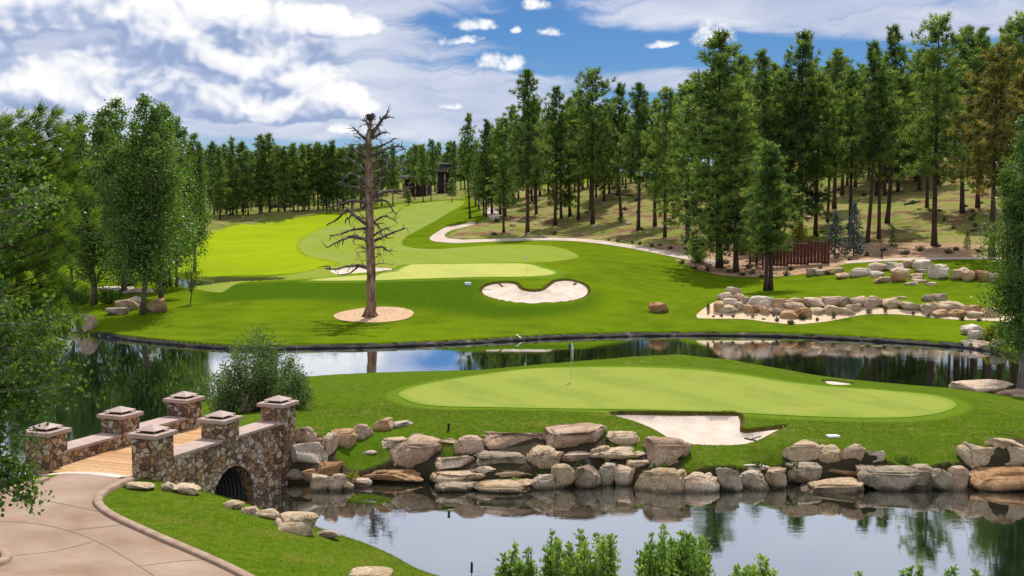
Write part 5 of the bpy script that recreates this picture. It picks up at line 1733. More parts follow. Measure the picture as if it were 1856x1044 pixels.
def near_pine():
    X0, Y0 = -10.9, 23.5
    g = h1(X0, Y0)
    root = thing('pine_tree', 'yellow green young pine with long fluffy needles at the left frame edge', 'pine', (X0, Y0, g))
    org = np.array([X0, Y0, g])
    H = at(0, 212, Y0)[2] - g
    tr = MB(); tr.tube([(0, 0, -.3), (.05, 0, H * .5), (0, 0, H * .98)], [.15, .10, .02], 8)
    C = []; D = []; T = []; LL = []
    def tuft(p, dh, tn, n=60):
        C.append(np.repeat(p[None], n, 0) + rg.normal(0, .03, (n, 3))); D.append(unit(rg.normal(0, .62, (n, 3)) + dh * .75 + np.array([0, 0, .5])))
        T.append(np.clip(np.full(n, tn) + rg.normal(0, .1, n), 0, 1))
    px = [(25, 222), (62, 220), (5, 228), (45, 241), (80, 248), (100, 266), (115, 291), (122, 316), (95, 306), (70, 286), (128, 328), (134, 358), (115, 353), (126, 380), (100, 338), (132, 403), (110, 410), (85, 413), (130, 433), (118, 460), (100, 468),
          (75, 478), (95, 503), (112, 508), (60, 508), (40, 488), (118, 536), (98, 548), (70, 548), (45, 538), (112, 568), (85, 580), (60, 583), (20, 568), (10, 508), (20, 468), (40, 568), (30, 598), (100, 598), (50, 271), (20, 266), (85, 308), (60, 348), (30, 308), (20, 388), (55, 438), (-30, 286), (-40, 358), (-40, 458), (-60, 528), (-30, 568), (110, 246), (90, 232), (105, 488)]
    for (u, v) in px:
        y = Y0 + rg.uniform(-.7, .7)
        e = np.array(at(u, v, y)) - org
        b = np.array([0.03, 0, max(.5, e[2] - .25 * abs(e[0]) - .1)])
        tr.tube([b, (b + e) / 2 + np.array([0, 0, -.08]), e], [.03, .02, .008], 4, cap=False)
        dh = unit((e - b) * [1, 1, .3])
        tn = rg.uniform(.25, .85)
        for t in (.5, .68, .84, 1.0):
            p = b + (e - b) * t + rg.normal(0, .07, 3)
            tuft(p, dh, tn + .15 * (t - .8))
        for _ in range(3):
            p = e + rg.normal(0, .22, 3)
            tr.tube([b + (e - b) * .8, p], [.012, .006], 3, cap=False)
            tuft(p, unit(dh + rg.normal(0, .3, 3)), tn)
    C = np.vstack(C); D = np.vstack(D); T = np.concatenate(T); n = len(C)
    V, F, TT = blades(rg, C, D, rg.uniform(.14, .24, n), rg.uniform(.010, .016, n), T)
    link('trunk', tr.mesh('trunk', True), m_bark, root)
    link('crown', crown_mesh('crown', [(V, F, TT)]), leaf_mat('young_pine_needles', [(0, (.04, .08, .012)), (.5, (.115, .185, .022)), (1, (.22, .30, .045))], .40), root)
near_pine()

# ---- shrubs
def shrub_mesh(seed, W, H, stems, n_l, leaf, narrow=.45, spire=False, droop=0.0, base=.15, t0=.12):
    rg = np.random.default_rng(seed)
    tr = MB(); C = []; D = []; T = []
    per = max(3, n_l // (stems * 14))
    for i in range(stems):
        az = rg.uniform(0, 6.3); rr = W / 2 * rg.uniform(0, 1) ** .6
        if spire and i % 4 == 0: rr = W / 2 * rg.uniform(.85, 1.15)
        b = np.array([math.cos(az), math.sin(az), 0]) * rr * base
        hh = H * ((1 - .03 * (rr / (W / 2)) ** 2) * (.865 + .135 * rg.uniform(0, 1) ** 2.2) if spire else (1 - .55 * (rr / (W / 2)) ** 2) * rg.uniform(.75, 1.05))
        e = np.array([math.cos(az) * rr, math.sin(az) * rr, hh])
        m_ = (b + e) / 2 + np.array([math.cos(az) * rr * .25, math.sin(az) * rr * .25, .05 * H])
        tr.tube([b - np.array([0, 0, .1]), m_, e], [.012 * H ** .5 + .004, .008 * H ** .5, .003], 4, cap=False)
        tn = rg.uniform(.25, .75)
        for t in np.linspace(t0, 1, 14):
            p = (1 - t) ** 2 * b + 2 * t * (1 - t) * m_ + t * t * e
            n = per
            sp = (.026 * (1 - .88 * t ** 4) if spire else .09 * (1 - .5 * t)) * H + .006
            C.append(p + rg.normal(0, sp, (n, 3)) * [1, 1, .7]); D.append(unit(rg.normal(0, .6, (n, 3)) + (e - b) / np.linalg.norm(e - b) * (.7 if spire else .3)))
            T.append(np.clip(tn + rg.normal(0, .18, n), 0, 1))
    C = np.vstack(C); D = np.vstack(D); T = np.concatenate(T); n = len(C)
    C[:, 2] = np.maximum(C[:, 2], .02)
    V, F, TT = leaves(rg, C, D, rg.uniform(.7, 1.3, n) * leaf, rg.uniform(.8, 1.1, n) * leaf * narrow, T)
    return tr.mesh('stem', True), crown_mesh('foliage', [(V, F, TT)])


def plant(name, label, cat, loc, meshes, mats, sc=(1, 1, 1), rz=0.0, group=None):
    t = thing(name, label, cat, loc, rz, group); t.scale = sc
    for nm, me, mt in (('stem', meshes[0], mats[1]), ('foliage', meshes[1], mats[0])):
        o = bpy.data.objects.new(nm, me); COL.objects.link(o); o.parent = t
        if not me.materials: me.materials.append(mt)
        if me.materials[0] is not mt:
            o.material_slots[0].link = 'OBJECT'; o.material_slots[0].material = mt
    return t


p = G(470, 742)
pw_ = at(470, 742, p[1])
plant('willow_bush', 'large round grey green willow bush behind the bridge end pier', 'bush', p, shrub_mesh(71, 150 / FPX * p[1] * 1.12, 3.9, 60, 13000, .17, .36, base=.25), (m_willow, m_abark))
p = G(412, 752)
plant('willow_bush', 'smaller wispy willow bush between the middle and end piers of the bridge', 'bush', (p[0], p[1], p[2] - .1), shrub_mesh(72, 2.3, 2.6, 30, 3600, .16, .34, base=.3), (m_willow, m_pale_bark))
p = G(458, 742)
plant('rose_bush', 'flowering shrub with peach blossoms left of the bridge end pier', 'bush', (p[0], p[1] - 1.2, p[2]), shrub_mesh(73, 1.0, 1.35, 14, 500, .13, .6), (m_flow, m_abark), sc=(.8, .8, 1.0))
p = G(535, 742)
plant('willow_bush', 'right flank of low willow growing into the grass behind the end pier', 'bush', p, shrub_mesh(74, 2.0, 1.9, 26, 2800, .15, .36, base=.3), (m_willow, m_abark))

# bright shrubs along the bottom edge, standing on the near bank
for (u, vt, wpx, st, lb, sd) in [(938, 985, 70, 22, 'smaller bright green shrub at the bottom edge, leftmost leafy clump', 1), (1055, 962, 130, 42, 'broad bright green shrub at the bottom edge with many upright shoots, middle clump', 2),
                             (1228, 952, 150, 48, 'tallest bright green shrub at the bottom edge with a shoot over the reflected rocks', 3), (1362, 1000, 80, 24, 'bright green shrub joining the tallest one on its right', 4),
                             (1548, 990, 22, 3, 'single bright shoot alone over the water at the bottom edge', 5), (1655, 1022, 50, 8, 'low bright shoots at the bottom edge left of the corner clump', 6), (1765, 1018, 110, 18, 'wide low bright shrub in the bottom corner', 7), (866, 1015, 14, 2, 'thin pair of shoots at the bottom edge left of the clumps', 8)]:
    Y = 12.0 + (sd % 3) * .35
    g_ = h1(at(u, 1000, Y)[0], Y)
    H = at(u, vt, Y)[2] - g_
    W = wpx / FPX * Y
    me = shrub_mesh(80 + sd, W * .92, H, int(st * 1.2), int(st * 1.2) * 14 * 15, .057, .5, True, base=.85, t0=.62)
    plant('bright_shrub', lb, 'shrub', (at(u, 1000, Y)[0], Y, g_), me, (m_bright, m_under), group='bright shrubs along the bottom edge')
# dark seed head
mb = MB()
p = at(853, 1044, 12.2); g_ = h1(p[0], 12.2)
mb.tube([(0, 0, 0), (.01, 0, at(853, 1035, 12.2)[2] - g_)], [.006, .004], 5)
mb.tube([(.01, 0, at(853, 1038, 12.2)[2] - g_), (.012, 0, at(853, 1020, 12.2)[2] - g_), (.012, 0, at(853, 1018, 12.2)[2] - g_)], [.013, .012, .002], 6)
tag(mb.build('cattail', m_dark, loc=(p[0], 12.2, g_)), 'single dark seed head left of the bright shrubs', 'plant')

# small plants of the mulch and gravel beds
SB = [shrub_mesh(101, .9, .6, 14, 420, .10, .5), shrub_mesh(102, .8, .8, 12, 380, .10, .4), shrub_mesh(103, 1.1, .5, 16, 460, .11, .5)]
def bedplant(u, vb, hpx, wpx, k, label, group, mat):
    p = G(u, vb, True)
    s = hpx / FPX * p[1] / (.6, .8, .5)[k]; w = wpx / FPX * p[1] / (.9, .8, 1.1)[k]
    plant('bed_shrub', label, 'shrub', p, SB[k], (mat, m_bark), (w, w, s), u * .9, group)
for i, (u, v, hp, wp, k) in enumerate([(1284, 568, 16, 9, 1), (1283, 558, 9, 8, 0), (1364, 576, 9, 9, 1), (1309, 574, 5, 10, 2), (1330, 575, 5, 9, 2), (1408, 583, 10, 11, 0), (1432, 588, 9, 18, 2), (1455, 580, 13, 15, 0), (1480, 582, 7, 10, 2), (1384, 580, 4, 8, 2), (1511, 577, 15, 12, 1), (1402, 574, 5, 6, 0), (1576, 568, 11, 14, 1), (1605, 566, 14, 11, 1), (1654, 570, 6, 9, 2), (1683, 574, 6, 12, 0), (1743, 580, 11, 14, 0), (1775, 582, 6, 10, 2), (1293, 575, 4, 7, 2)]):
    bedplant(u, v, hp, wp, k, 'small dark shrub planted in the pale gravel before the far wall', 'shrubs in the gravel bed', m_grey_sh)
for i, (u, v, hp, wp, k) in enumerate([(1236, 478, 8, 14, 0), (1258, 488, 9, 13, 1), (1282, 492, 11, 14, 0), (1322, 495, 8, 12, 2), (1345, 500, 8, 16, 0), (1362, 497, 10, 15, 1), (1380, 503, 6, 12, 2), (1425, 500, 11, 14, 0), (1435, 490, 9, 14, 2), (1487, 488, 9, 12, 1), (1316, 478, 9, 14, 0), (1358, 487, 10, 15, 0), (1180, 447, 6, 12, 2), (1160, 443, 6, 10, 0), (1145, 441, 5, 9, 2), (1120, 438, 5, 10, 0), (1103, 436, 5, 9, 1), (1215, 452, 7, 12, 0),
       (1640, 462, 10, 20, 0), (1668, 455, 12, 22, 1), (1720, 460, 9, 18, 0), (1735, 455, 8, 15, 2), (1775, 458, 8, 16, 0), (1570, 465, 8, 15, 2), (1540, 472, 6, 12, 0), (1600, 455, 8, 14, 1), (1700, 448, 8, 14, 0), (1495, 478, 6, 10, 2), (1245, 455, 8, 14, 0), (1195, 446, 6, 12, 1)]):
    bedplant(u, v, hp, wp, k, 'low dark shrub dotted on the brown mulch under the pines', 'shrubs on the mulch', m_grey_sh)
for k in range(46):
    u = rp.uniform(890, 1830); v = rp.uniform(352, 428) if u < 1250 else rp.uniform(335, 438)
    bedplant(u, v, rp.uniform(4, 9), rp.uniform(8, 18), k % 3, 'dry scrubby tuft on the open grass of the pine hill', 'scrub on the pine hill', m_grey_sh if k % 2 else m_under)
def bigplant(u, vb, hpx, wpx, seed, label, mat, n=2600, leaf=.2, bark=None, base=.25):
    p = G(u, vb, True); s = p[1] / FPX
    plant('shrub', label, 'shrub', p, shrub_mesh(seed, wpx * s, hpx * s, 26, n, leaf, .6, base=base), (mat, bark or m_bark))
bigplant(1268, 476, 52, 62, 111, 'round green shrub on bare pale stems at the end of the cart path', m_pine, 3000, .22, m_pale_bark, .1)
bigplant(1345, 462, 46, 34, 112, 'fresh green shrub behind the dense pines trunks', m_bright, 1300)
bigplant(1447, 440, 40, 34, 113, 'yellow leaved shrub above the brown fence', m_yellow, 1300, .24)
bigplant(1405, 470, 30, 30, 114, 'green shrub between the twin pine and the fence', m_under, 900)
for (u, v, hp, wp, lb) in [(150, 552, 34, 60, 'dark leafy undergrowth at the foot of the leaning aspen'), (200, 550, 30, 60, 'leafy undergrowth left of the waterfall rocks'), (110, 560, 30, 50, 'undergrowth at the lake corner under the aspens'), (120, 540, 40, 40, 'yellow green plants at the stream bank by the near trees'), (228, 518, 26, 50, 'shaded shrub behind the stream slab'), (300, 520, 22, 44, 'shaded shrub beside the grey aspen trunk'), (70, 572, 50, 70, 'bush at the left lake shore behind the near tree')]:
    bigplant(u, v, hp, wp, 120 + u, lb, m_under, 1500, .2)
bigplant(1794, 618, 22, 22, 131, 'yellow green tuft of reeds among the far right bank rocks', m_yellow, 500, .22)
bigplant(1812, 610, 26, 50, 132, 'low green bush on the far right bank behind the tree', m_under, 900, .2)
# plants growing out of the pond wall
for (u, v, hp, wp, lb, mt) in [(1062, 858, 28, 30, 'silvery leafed plant hanging over the grey block of the wall', m_spruce), (1048, 868, 34, 20, 'dark leafy sprig on the waterline block of the wall', m_under), (1708, 880, 26, 30, 'trailing green plant on the dark waterline rock', m_under), (985, 866, 16, 34, 'grass tuft over the oval grey waterline stone', m_under), (920, 874, 10, 80, 'mossy grass strip along the low waterline stone', m_bright), (1198, 852, 14, 40, 'grass tuft growing on the large craggy boulder', m_under), (1110, 862, 24, 22, 'green tuft on the mossy waterline block', m_under), (1440, 850, 14, 30, 'green weeds over the mossy rock behind the oval boulder', m_under), (1640, 838, 10, 60, 'weedy grass clump at the wall top near the pale pointed stone', m_under), (432, 905, 22, 26, 'pale weedy plant at the culvert mouth', m_yellow), (1375, 846, 10, 36, 'weeds beside the flat white stone on the wall', m_under), (640, 866, 12, 34, 'yellowish weeds between the pile rocks and the orange slab', m_yellow)]:
    p = G(u, v, True); Yp = max(p[1] - .15, 49.0); q = at(u, v, Yp); s = Yp / FPX
    plant('wall_plant', lb, 'plant', q, shrub_mesh(200 + int(u), wp * s, hp * s, 12, 260, .07, .5), (mt, m_under))

# ---- loose grass on the banks: far too many blades to count
def grass_stuff(name, polys_in, polys_out, box, n, hgt, wid, stops, seed):
    rg = np.random.default_rng(seed)
    x = rg.uniform(box[0], box[1], n); y = rg.uniform(box[2], box[3], n)
    ok = np.ones(n, bool)
    for pl, m_ in polys_in: ok &= sdf(x, y, pl, 6.0) > m_
    for pl, m_ in polys_out: ok &= sdf(x, y, pl, 6.0) < -m_
    nz = vnoise(np.c_[x, y, np.zeros(n)] * .5, seed)
    ok &= rg.uniform(0, 1, n) < .55 + .35 * nz
    x, y, nz = x[ok], y[ok], nz[ok]; n = len(x)
    C = np.c_[x, y, height(x, y) - .01]
    D = unit(np.c_[rg.normal(0, .45, n), rg.normal(0, .45, n), np.ones(n)])
    V, F, T = blades(rg, C, D, rg.uniform(.5, 1.2, n) * hgt, rg.uniform(.7, 1.3, n) * wid, np.clip(.5 + .25 * nz + rg.normal(0, .2, n), 0, 1))
    o = link(name, np_mesh(name, V, F, {'tint': T}), leaf_mat(name + '_blades', stops, .35, (1.2, 1.25, .5), spec=.05, rough=.9))
    o['kind'] = 'stuff'
    return o
GS_ = [(0, (.040, .076, .007)), (.5, (.078, .124, .011)), (1, (.17, .18, .04))]
ISL = [(0, (.036, .066, .007)), (.5, (.076, .114, .012)), (1, (.19, .175, .055))]
grass_stuff('bank_grass', [(polyA, .15)], [(pathpoly, .12)], (-13, 1.5, 32, 47), 52000, .075, .012, GS_, 5)
grass_stuff('island_grass', [(polyB, .3)], [(bunk_near, .02), (green_near, .9), (wall_zone, -.35)], (-10, 26, 49.8, 60), 95000, .085, .014, ISL, 6)

def fringe(name, poly, n, hgt, seed, spread=.10, lean=.5):
    """grass hanging over a bunker lip"""
    rg = np.random.default_rng(seed)
    poly = np.asarray(poly)[:, :2]
    k = rg.integers(0, len(poly), n); t = rg.uniform(0, 1, (n, 1))
    nx = np.roll(poly, -1, 0)
    q = poly[k] * (1 - t) + nx[k] * t
    c = inset(poly, .5)[k] - poly[k]
    c /= np.linalg.norm(c, axis=1, keepdims=True) + 1e-9
    back = c[:, 1] < .15          # the raised lip, not the low front edge
    q, c = q[back], c[back]; n = len(q)
    q = q - c * rg.uniform(-.05, spread, (n, 1))
    C = np.c_[q, height(q[:, 0], q[:, 1], False) - .02]
    D = unit(np.c_[c * lean, rg.uniform(.1, .9, n)] + rg.normal(0, .3, (n, 3)))
    V, F, T = blades(rg, C, D, rg.uniform(.5, 1.3, n) * hgt, rg.uniform(.7, 1.3, n) * .016, np.clip(rg.normal(.5, .25, n), 0, 1))
    o = link(name, np_mesh(name, V, F, {'tint': T}), leaf_mat(name + '_blades', ISL, .3, (1.2, 1.25, .5), spec=.05, rough=.9))
    o['kind'] = 'stuff'
fringe('bunker_lip_grass', bunk_near, 9000, .085, 21)
fringe('far_bunker_lip_grass', bunk_far, 7000, .15, 22)
fringe('small_bunker_lip_grass', bunk_small, 1800, .08, 23)

# ================================================================== DEAD TREE
def dead_tree():
    B = G(671, 574, True)
    Y0 = B[1]
    root = thing('dead_tree', 'tall dead pine snag with bare crooked branches in a mulch ring', 'tree', B)
    O = np.array(B)
    rg = np.random.default_rng(3)
    def w(zx, zy, dy=0.0):
        return np.array(at(560 + zx / 3.865, 190 + zy / 3.865, Y0 + dy)) - O
    tr = MB()
    pts = [np.array([0, 0, -.3]), np.array([0, 0, .35])] + [w(x, y) for x, y in [(440, 1420), (437, 1300), (433, 1150), (431, 1044), (427, 900), (425, 760), (423, 640), (421, 520), (418, 400), (414, 300), (416, 230), (424, 170), (430, 110), (432, 88)]]
    pts_tr = pts
    rad = [.54, .46, .42, .41, .40, .39, .38, .37, .36, .35, .33, .29, .25, .18, .14, .11]
    bm_pts = []
    # knotty trunk: extra rings with wobble
    P2 = []; R2 = []
    for i in range(len(pts) - 1):
        for k in range(5):
            t = k / 5
            P2.append(pts[i] * (1 - t) + pts[i + 1] * t + rg.normal(0, .02, 3) * [1, 1, 0]); R2.append((rad[i] * (1 - t) + rad[i + 1] * t) * rg.uniform(.93, 1.08))
    P2.append(pts[-1]); R2.append(rad[-1])
    tr.tube(P2, R2, 12)
    # buttress at the base
    for k in range(6):
        a = k * 1.05 + .3
        d = np.array([math.cos(a), math.sin(a), 0])
        tr.tube([d * .30 + [0, 0, .9], d * .48 + [0, 0, .3], d * .78 + [0, 0, -.06]], [.10, .12, .07], 6)
    link('trunk', tr.mesh('trunk', True), m_dead, root)
    br = [
     ([(432, 225), (480, 150), (530, 80), (545, 58)], .17, [[(528, 96), (570, 84), (602, 95)], [(505, 118), (498, 90), (500, 75)]]),
     ([(430, 175), (402, 120), (368, 110)], .10, []),
     ([(410, 250), (350, 200), (308, 152)], .13, [[(362, 238), (335, 225), (308, 215)], [(345, 196), (350, 170)]]),
     ([(430, 235), (500, 205), (545, 185)], .12, [[(520, 195), (548, 192), (575, 205)], [(480, 212), (500, 180)]]),
     ([(425, 310), (520, 280), (612, 230)], .11, [[(520, 285), (500, 260), (492, 250)], [(570, 255), (590, 262)]]),
     ([(425, 365), (540, 310), (630, 290), (682, 312)], .12, [[(600, 296), (640, 270)], [(540, 310), (560, 285)]]),
     ([(425, 425), (490, 388), (540, 400), (570, 440), (580, 470)], .10, [[(500, 390), (580, 385), (650, 410), (712, 462)], [(640, 405), (660, 430), (655, 450)]]),
     ([(430, 485), (510, 450), (552, 430)], .09, [[(510, 450), (530, 470), (560, 478)]]),
     ([(415, 375), (340, 330), (288, 284)], .10, [[(340, 330), (320, 345), (290, 340)]]),
     ([(418, 475), (320, 410), (243, 338)], .12, [[(320, 408), (350, 372), (365, 350)], [(275, 365), (240, 380), (205, 390)]]),
     ([(420, 555), (340, 500), (290, 480), (242, 520), (233, 548)], .12, [[(310, 485), (320, 465), (300, 455)]]),
     ([(415, 622), (340, 580), (248, 570)], .08, []),
     ([(430, 655), (500, 620), (560, 605), (640, 605), (727, 573)], .16, [[(560, 608), (620, 622), (682, 640)], [(600, 605), (650, 590)], [(500, 620), (540, 640), (560, 632)]]),
     ([(440, 680), (390, 710), (330, 742), (270, 728)], .12, []),
     ([(410, 690), (320, 672), (240, 690), (160, 716), (123, 757)], .13, [[(240, 690), (200, 740), (215, 760)]]),
     ([(425, 850), (340, 790), (270, 738), (200, 800), (118, 846)], .16, [[(300, 768), (280, 800), (292, 852)], [(272, 790), (255, 815), (254, 840)]]),
     ([(425, 862), (310, 875), (240, 900), (143, 915)], .11, [[(165, 910), (150, 930), (140, 955)], [(300, 876), (320, 858), (300, 850)], [(240, 900), (215, 925)]]),
     ([(430, 952), (340, 930), (280, 930), (200, 960), (124, 1002)], .13, [[(345, 930), (330, 910), (225, 932)], [(240, 945), (235, 985)], [(330, 932), (310, 955), (325, 985)]]),
     ([(430, 965), (530, 920), (600, 890), (690, 866)], .12, [[(600, 890), (660, 865), (662, 835)], [(530, 920), (560, 935), (600, 925)]]),
     ([(428, 935), (510, 880), (570, 855)], .09, [[(540, 868), (582, 892)]]),
     ([(428, 790), (490, 860), (515, 922)], .10, [[(480, 835), (520, 830), (545, 850)]]),
     ([(430, 840), (520, 780), (570, 795), (617, 826)], .09, [[(540, 785), (560, 770)]]),
     ([(430, 665), (530, 670), (560, 700), (590, 745), (618, 772)], .09, [[(565, 705), (600, 715)], [(585, 740), (570, 760)]]),
     ([(432, 1005), (510, 995), (550, 1020), (587, 1025)], .09, [[(520, 1000), (548, 1036)], [(505, 995), (520, 980)]]),
     ([(428, 545), (500, 520), (542, 510)], .07, []),
     ([(430, 1010), (380, 1000), (365, 985)], .06, []), ([(430, 1035), (370, 1030), (335, 1045)], .05, []), ([(425, 600), (480, 575), (500, 545)], .06, []), ([(420, 440), (470, 420), (490, 400)], .07, []), ([(418, 330), (380, 300), (350, 300)], .07, []),
     ([(435, 1150), (370, 1130), (330, 1125), (284, 1128), (205, 1148), (116, 1150)], .15, [[(348, 1130), (305, 1165), (278, 1182), (208, 1190), (200, 1168)], [(150, 1150), (130, 1130), (60, 1140)]]),
     ([(440, 1080), (480, 1060), (500, 1050)], .05, [])]
    for pl, r, tw in br:
        r *= 1.3
        mb = MB()
        dy = rg.uniform(-1, 1) * (abs(pl[-1][0] - 425) / 90.0)
        x0 = 425
        def pos(q):
            return w(q[0], q[1], dy * min(1.2, abs(q[0] - x0) / (abs(pl[-1][0] - x0) + 30)) + rg.normal(0, .03))
        fine = catmull([pos(q) for q in pl], False, n=4)
        fine = fine + rg.normal(0, .03, fine.shape) * np.linspace(0, 1, len(fine))[:, None]
        mb.tube(fine, list(np.linspace(r * 1.0, r * .26, len(fine))), 7)
        for t_ in tw:
            f2 = catmull([pos(q) for q in t_], False, n=3)
            mb.tube(f2, list(np.linspace(r * .5, r * .12, len(f2))), 5)
        # short spurs
        for _ in range(9):
            k = rg.integers(2, len(fine))
            d = rg.normal(0, 1, 3); d /= np.linalg.norm(d)
            mb.tube([fine[k], fine[k] + d * rg.uniform(.3, .95)], [r * .26, .014], 4)
        mb.build('branch', m_deadb, root, True)
    for k in range(46):
        zt = rg.uniform(3.2, 17.2)
        f = zt / 18.0
        az = rg.uniform(0, 6.28); L = rg.uniform(.7, 2.6) * (1.05 - .35 * f)
        x0 = np.interp(zt, [p[2] for p in pts_tr], [p[0] for p in pts_tr]); b0 = np.array([x0, 0, zt])
        d = np.array([math.cos(az), math.sin(az), 0])
        sag = rg.uniform(-.35, .55)
        q1 = b0 + d * L * .5 + np.array([0, 0, L * rg.uniform(-.05, .25)]); q2 = b0 + d * L + np.array([0, 0, L * sag * .6]) + rg.normal(0, .15, 3)
        fine = catmull([b0, q1, q2], False, n=4) + rg.normal(0, .035, (9, 3))
        r = rg.uniform(.035, .075)
        mb = MB(); mb.tube(fine, list(np.linspace(r, r * .25, 9)), 5)
        for _ in range(3):
            j = rg.integers(3, 9); dd = rg.normal(0, 1, 3); dd /= np.linalg.norm(dd)
            mb.tube([fine[j], fine[j] + dd * rg.uniform(.2, .6)], [r * .4, .01], 4)
        mb.build('branch', m_deadb, root, True)
    # ragged stick nest on the broken top
    mb = MB()
    c = w(432, 88)
    for _ in range(70):
        a = rg.uniform(0, 6.3); q = c + np.array([math.cos(a) * rg.uniform(.1, .42), math.sin(a) * rg.uniform(.1, .42), rg.uniform(-.25, .28)])
        d = np.array([-math.sin(a), math.cos(a), rg.normal(0, .25)]) * rg.uniform(.2, .42)
        mb.tube([q - d, q + d], [.028, .018], 4)
    mb.tube([c + [0, 0, -.3], c + [0, 0, .1], c + [0, 0, .2]], [.16, .34, .36], 9)
    mb.build('stick_nest', m_deadb, root)
dead_tree()

# ================================================================== COURSE FURNITURE
m_white, h, out = new_mat('white_paint'); principled(h, out, (.75, .76, .78), .6, .3)
m_pole, h, out = new_mat('flag_pole_paint'); principled(h, out, (.50, .50, .38), .4, .4)
m_teal, h, out = new_mat('green_flag_cloth'); principled(h, out, (.02, .16, .13), .8, .1)
m_navy, h, out = new_mat('navy_flag_cloth'); principled(h, out, (.02, .03, .07), .8, .1)
m_cloth, h, out = new_mat('white_flag_cloth'); principled(h, out, (.78, .80, .84), .8, .1)
m_yel, h, out = new_mat('pale_flag_cloth'); principled(h, out, (.75, .80, .55), .8, .1)


def flagstick(u, vb, H, label, near):
    p = G(u, vb, True)
    root = thing('golf_flag', label, 'flag', p)
    mb = MB(); mb.tube([(0, 0, -.1), (0, 0, H * .5), (0, 0, H)], [.016, .014, .012], 8); mb.build('pole', m_pole, root)
    mb = MB(); mb.tube([(0, 0, -.05), (0, 0, .05)], [.056, .056], 12); mb.build('cup', m_white, root)
    # limp cloth hanging in folds
    def cloth(cols, x0, x1, z0, z1, name, mat, ph):
        V = []; F = []; nx, nz = 8, 10
        for i in range(nx + 1):
            for j in range(nz + 1):
                s = i / nx; t = j / nz
                x = x0 + (x1 - x0) * s * (1 - .25 * t); z = z0 + (z1 - z0) * t - .38 * s * s * (abs(z1 - z0) + .15)
                V.append((x, .05 * math.sin(s * 9 + ph + t * 1.2) * (s + .2), z))
        for i in range(nx):
            for j in range(nz):
                a = i * (nz + 1) + j
                F.append((a, a + 1, a + nz + 2, a + nz + 1))
        m_ = MB(); m_.add(V, F)
        o = m_.build(name, mat, root, True)
        md = o.modifiers.new('thickness', 'SOLIDIFY'); md.thickness = .006
        return o
    if near:
        cloth(0, .0, -.16, H * .985, H * .84, 'flag_cloth', m_teal, .4)
        cloth(0, .0, .13, H * .985, H * .66, 'flag_panel', m_cloth, 1.2)
        cloth(0, .0, .06, H * .90, H * .68, 'flag_stripe', m_navy, 2.2)
    else:
        cloth(0, 0, -.20, H * .98, H * .70, 'flag_cloth', m_yel, .4)
flagstick(1035, 692, 2.15, 'flag with limp green and white cloth on the near island green', True)
flagstick(954, 498, 2.1, 'small pale flag on the far putting green', False)

# ball washer post on the island
p = G(813, 780, True); s = p[1] / FPX
root = thing('marker_post', 'short black post standing in the island grass above the rock wall', 'post', p)
mb = MB(); mb.box((0, 0, 10 * s * .5), (4.0 * s, 4.0 * s, 10 * s), .2, .01); mb.build('post', m_dark, root)
mb = MB(); mb.box((0, 0, 11.8 * s), (5.4 * s, 5.4 * s, 3.4 * s), .2, .015); mb.build('cap', m_dark, root)
p = G(1598, 469, True); s = p[1] / FPX
root = thing('path_bollard', 'dark slim bollard beside the path above the lawn bank rocks', 'bollard', p)
mb = MB(); mb.tube([(0, 0, -.1), (0, 0, 15 * s), (0, 0, 17 * s)], [1.5 * s, 1.5 * s, 1.3 * s], 10); mb.build('post', m_dark, root)
mb = MB(); mb.tube([(0, 0, 17 * s), (0, 0, 19 * s), (0, 0, 19.6 * s)], [1.9 * s, 1.9 * s, .8 * s], 10); mb.build('cap', m_dark, root)


def rake(u0, v0, u1, v1, label):
    a = Vector(G(u0, v0, True)) + Vector((0, 0, .07)); b = Vector(G(u1, v1, True)) + Vector((0, 0, .07))
    root = thing('bunker_rake', label, 'rake', a)
    d = b - a
    mb = MB(); mb.tube([(0, 0, 0), tuple(d)], [.022, .018], 6); mb.build('handle', m_dark, root)
    n = Vector((-d.y, d.x, 0)).normalized()
    mb = MB(); mb.tube([tuple(n * -.32), tuple(n * .32)], [.028, .028], 6)
    for k in range(9):
        q = n * (-.3 + k * .075); mb.tube([tuple(q), tuple(q + Vector((0, 0, -.07)))], [.009, .006], 4)
    mb.build('head', m_dark, root)
rake(1360, 799, 1386, 791, 'black rake lying on the sand of the near bunker')
rake(877, 525, 890, 526, 'dark rake lying in the left end of the far bunker')
for (u, v, lb) in [(1510, 792, 'pale metal lid set in the grass right of the near bunker'), (848, 517, 'small white box on the slope left of the far bunker')]:
    p = G(u, v, True)
    root = thing('ground_box', lb, 'box', p)
    if u > 1000:
        mb = MB(); mb.box((0, 0, .03), (.52, .36, .1), .2, .02); mb.build('lid', m_white, root)
        mb = MB(); mb.tube([(.16, 0, .07), (.16, 0, .1)], [.03, .03], 8); mb.build('handle', m_dark, root)
    else:
        mb = MB(); mb.box((0, 0, .14), (.62, .4, .30), .1, .03); mb.build('lid', m_white, root)
        mb = MB(); mb.box((0, 0, .02), (.5, .32, .1), .1, .0); mb.build('base', m_dark, root)
# white waterline marker on the far shore
p = atz(940, 616, .0)
mb = MB(); mb.tube([(0, 0, -.1), (0, 0, .18)], [.12, .12], 8); mb.tube([(0, 0, .15), (-.1, 0, .38), (-.22, 0, .42)], [.11, .09, .03], 8); mb.tube([(0, 0, .2), (.3, 0, .14)], [.12, .03], 8)
tag(mb.build('water_bird', m_white, None, True, (p[0], p[1] - .25, .02)), 'tiny white water bird at the far shore edging', 'bird')

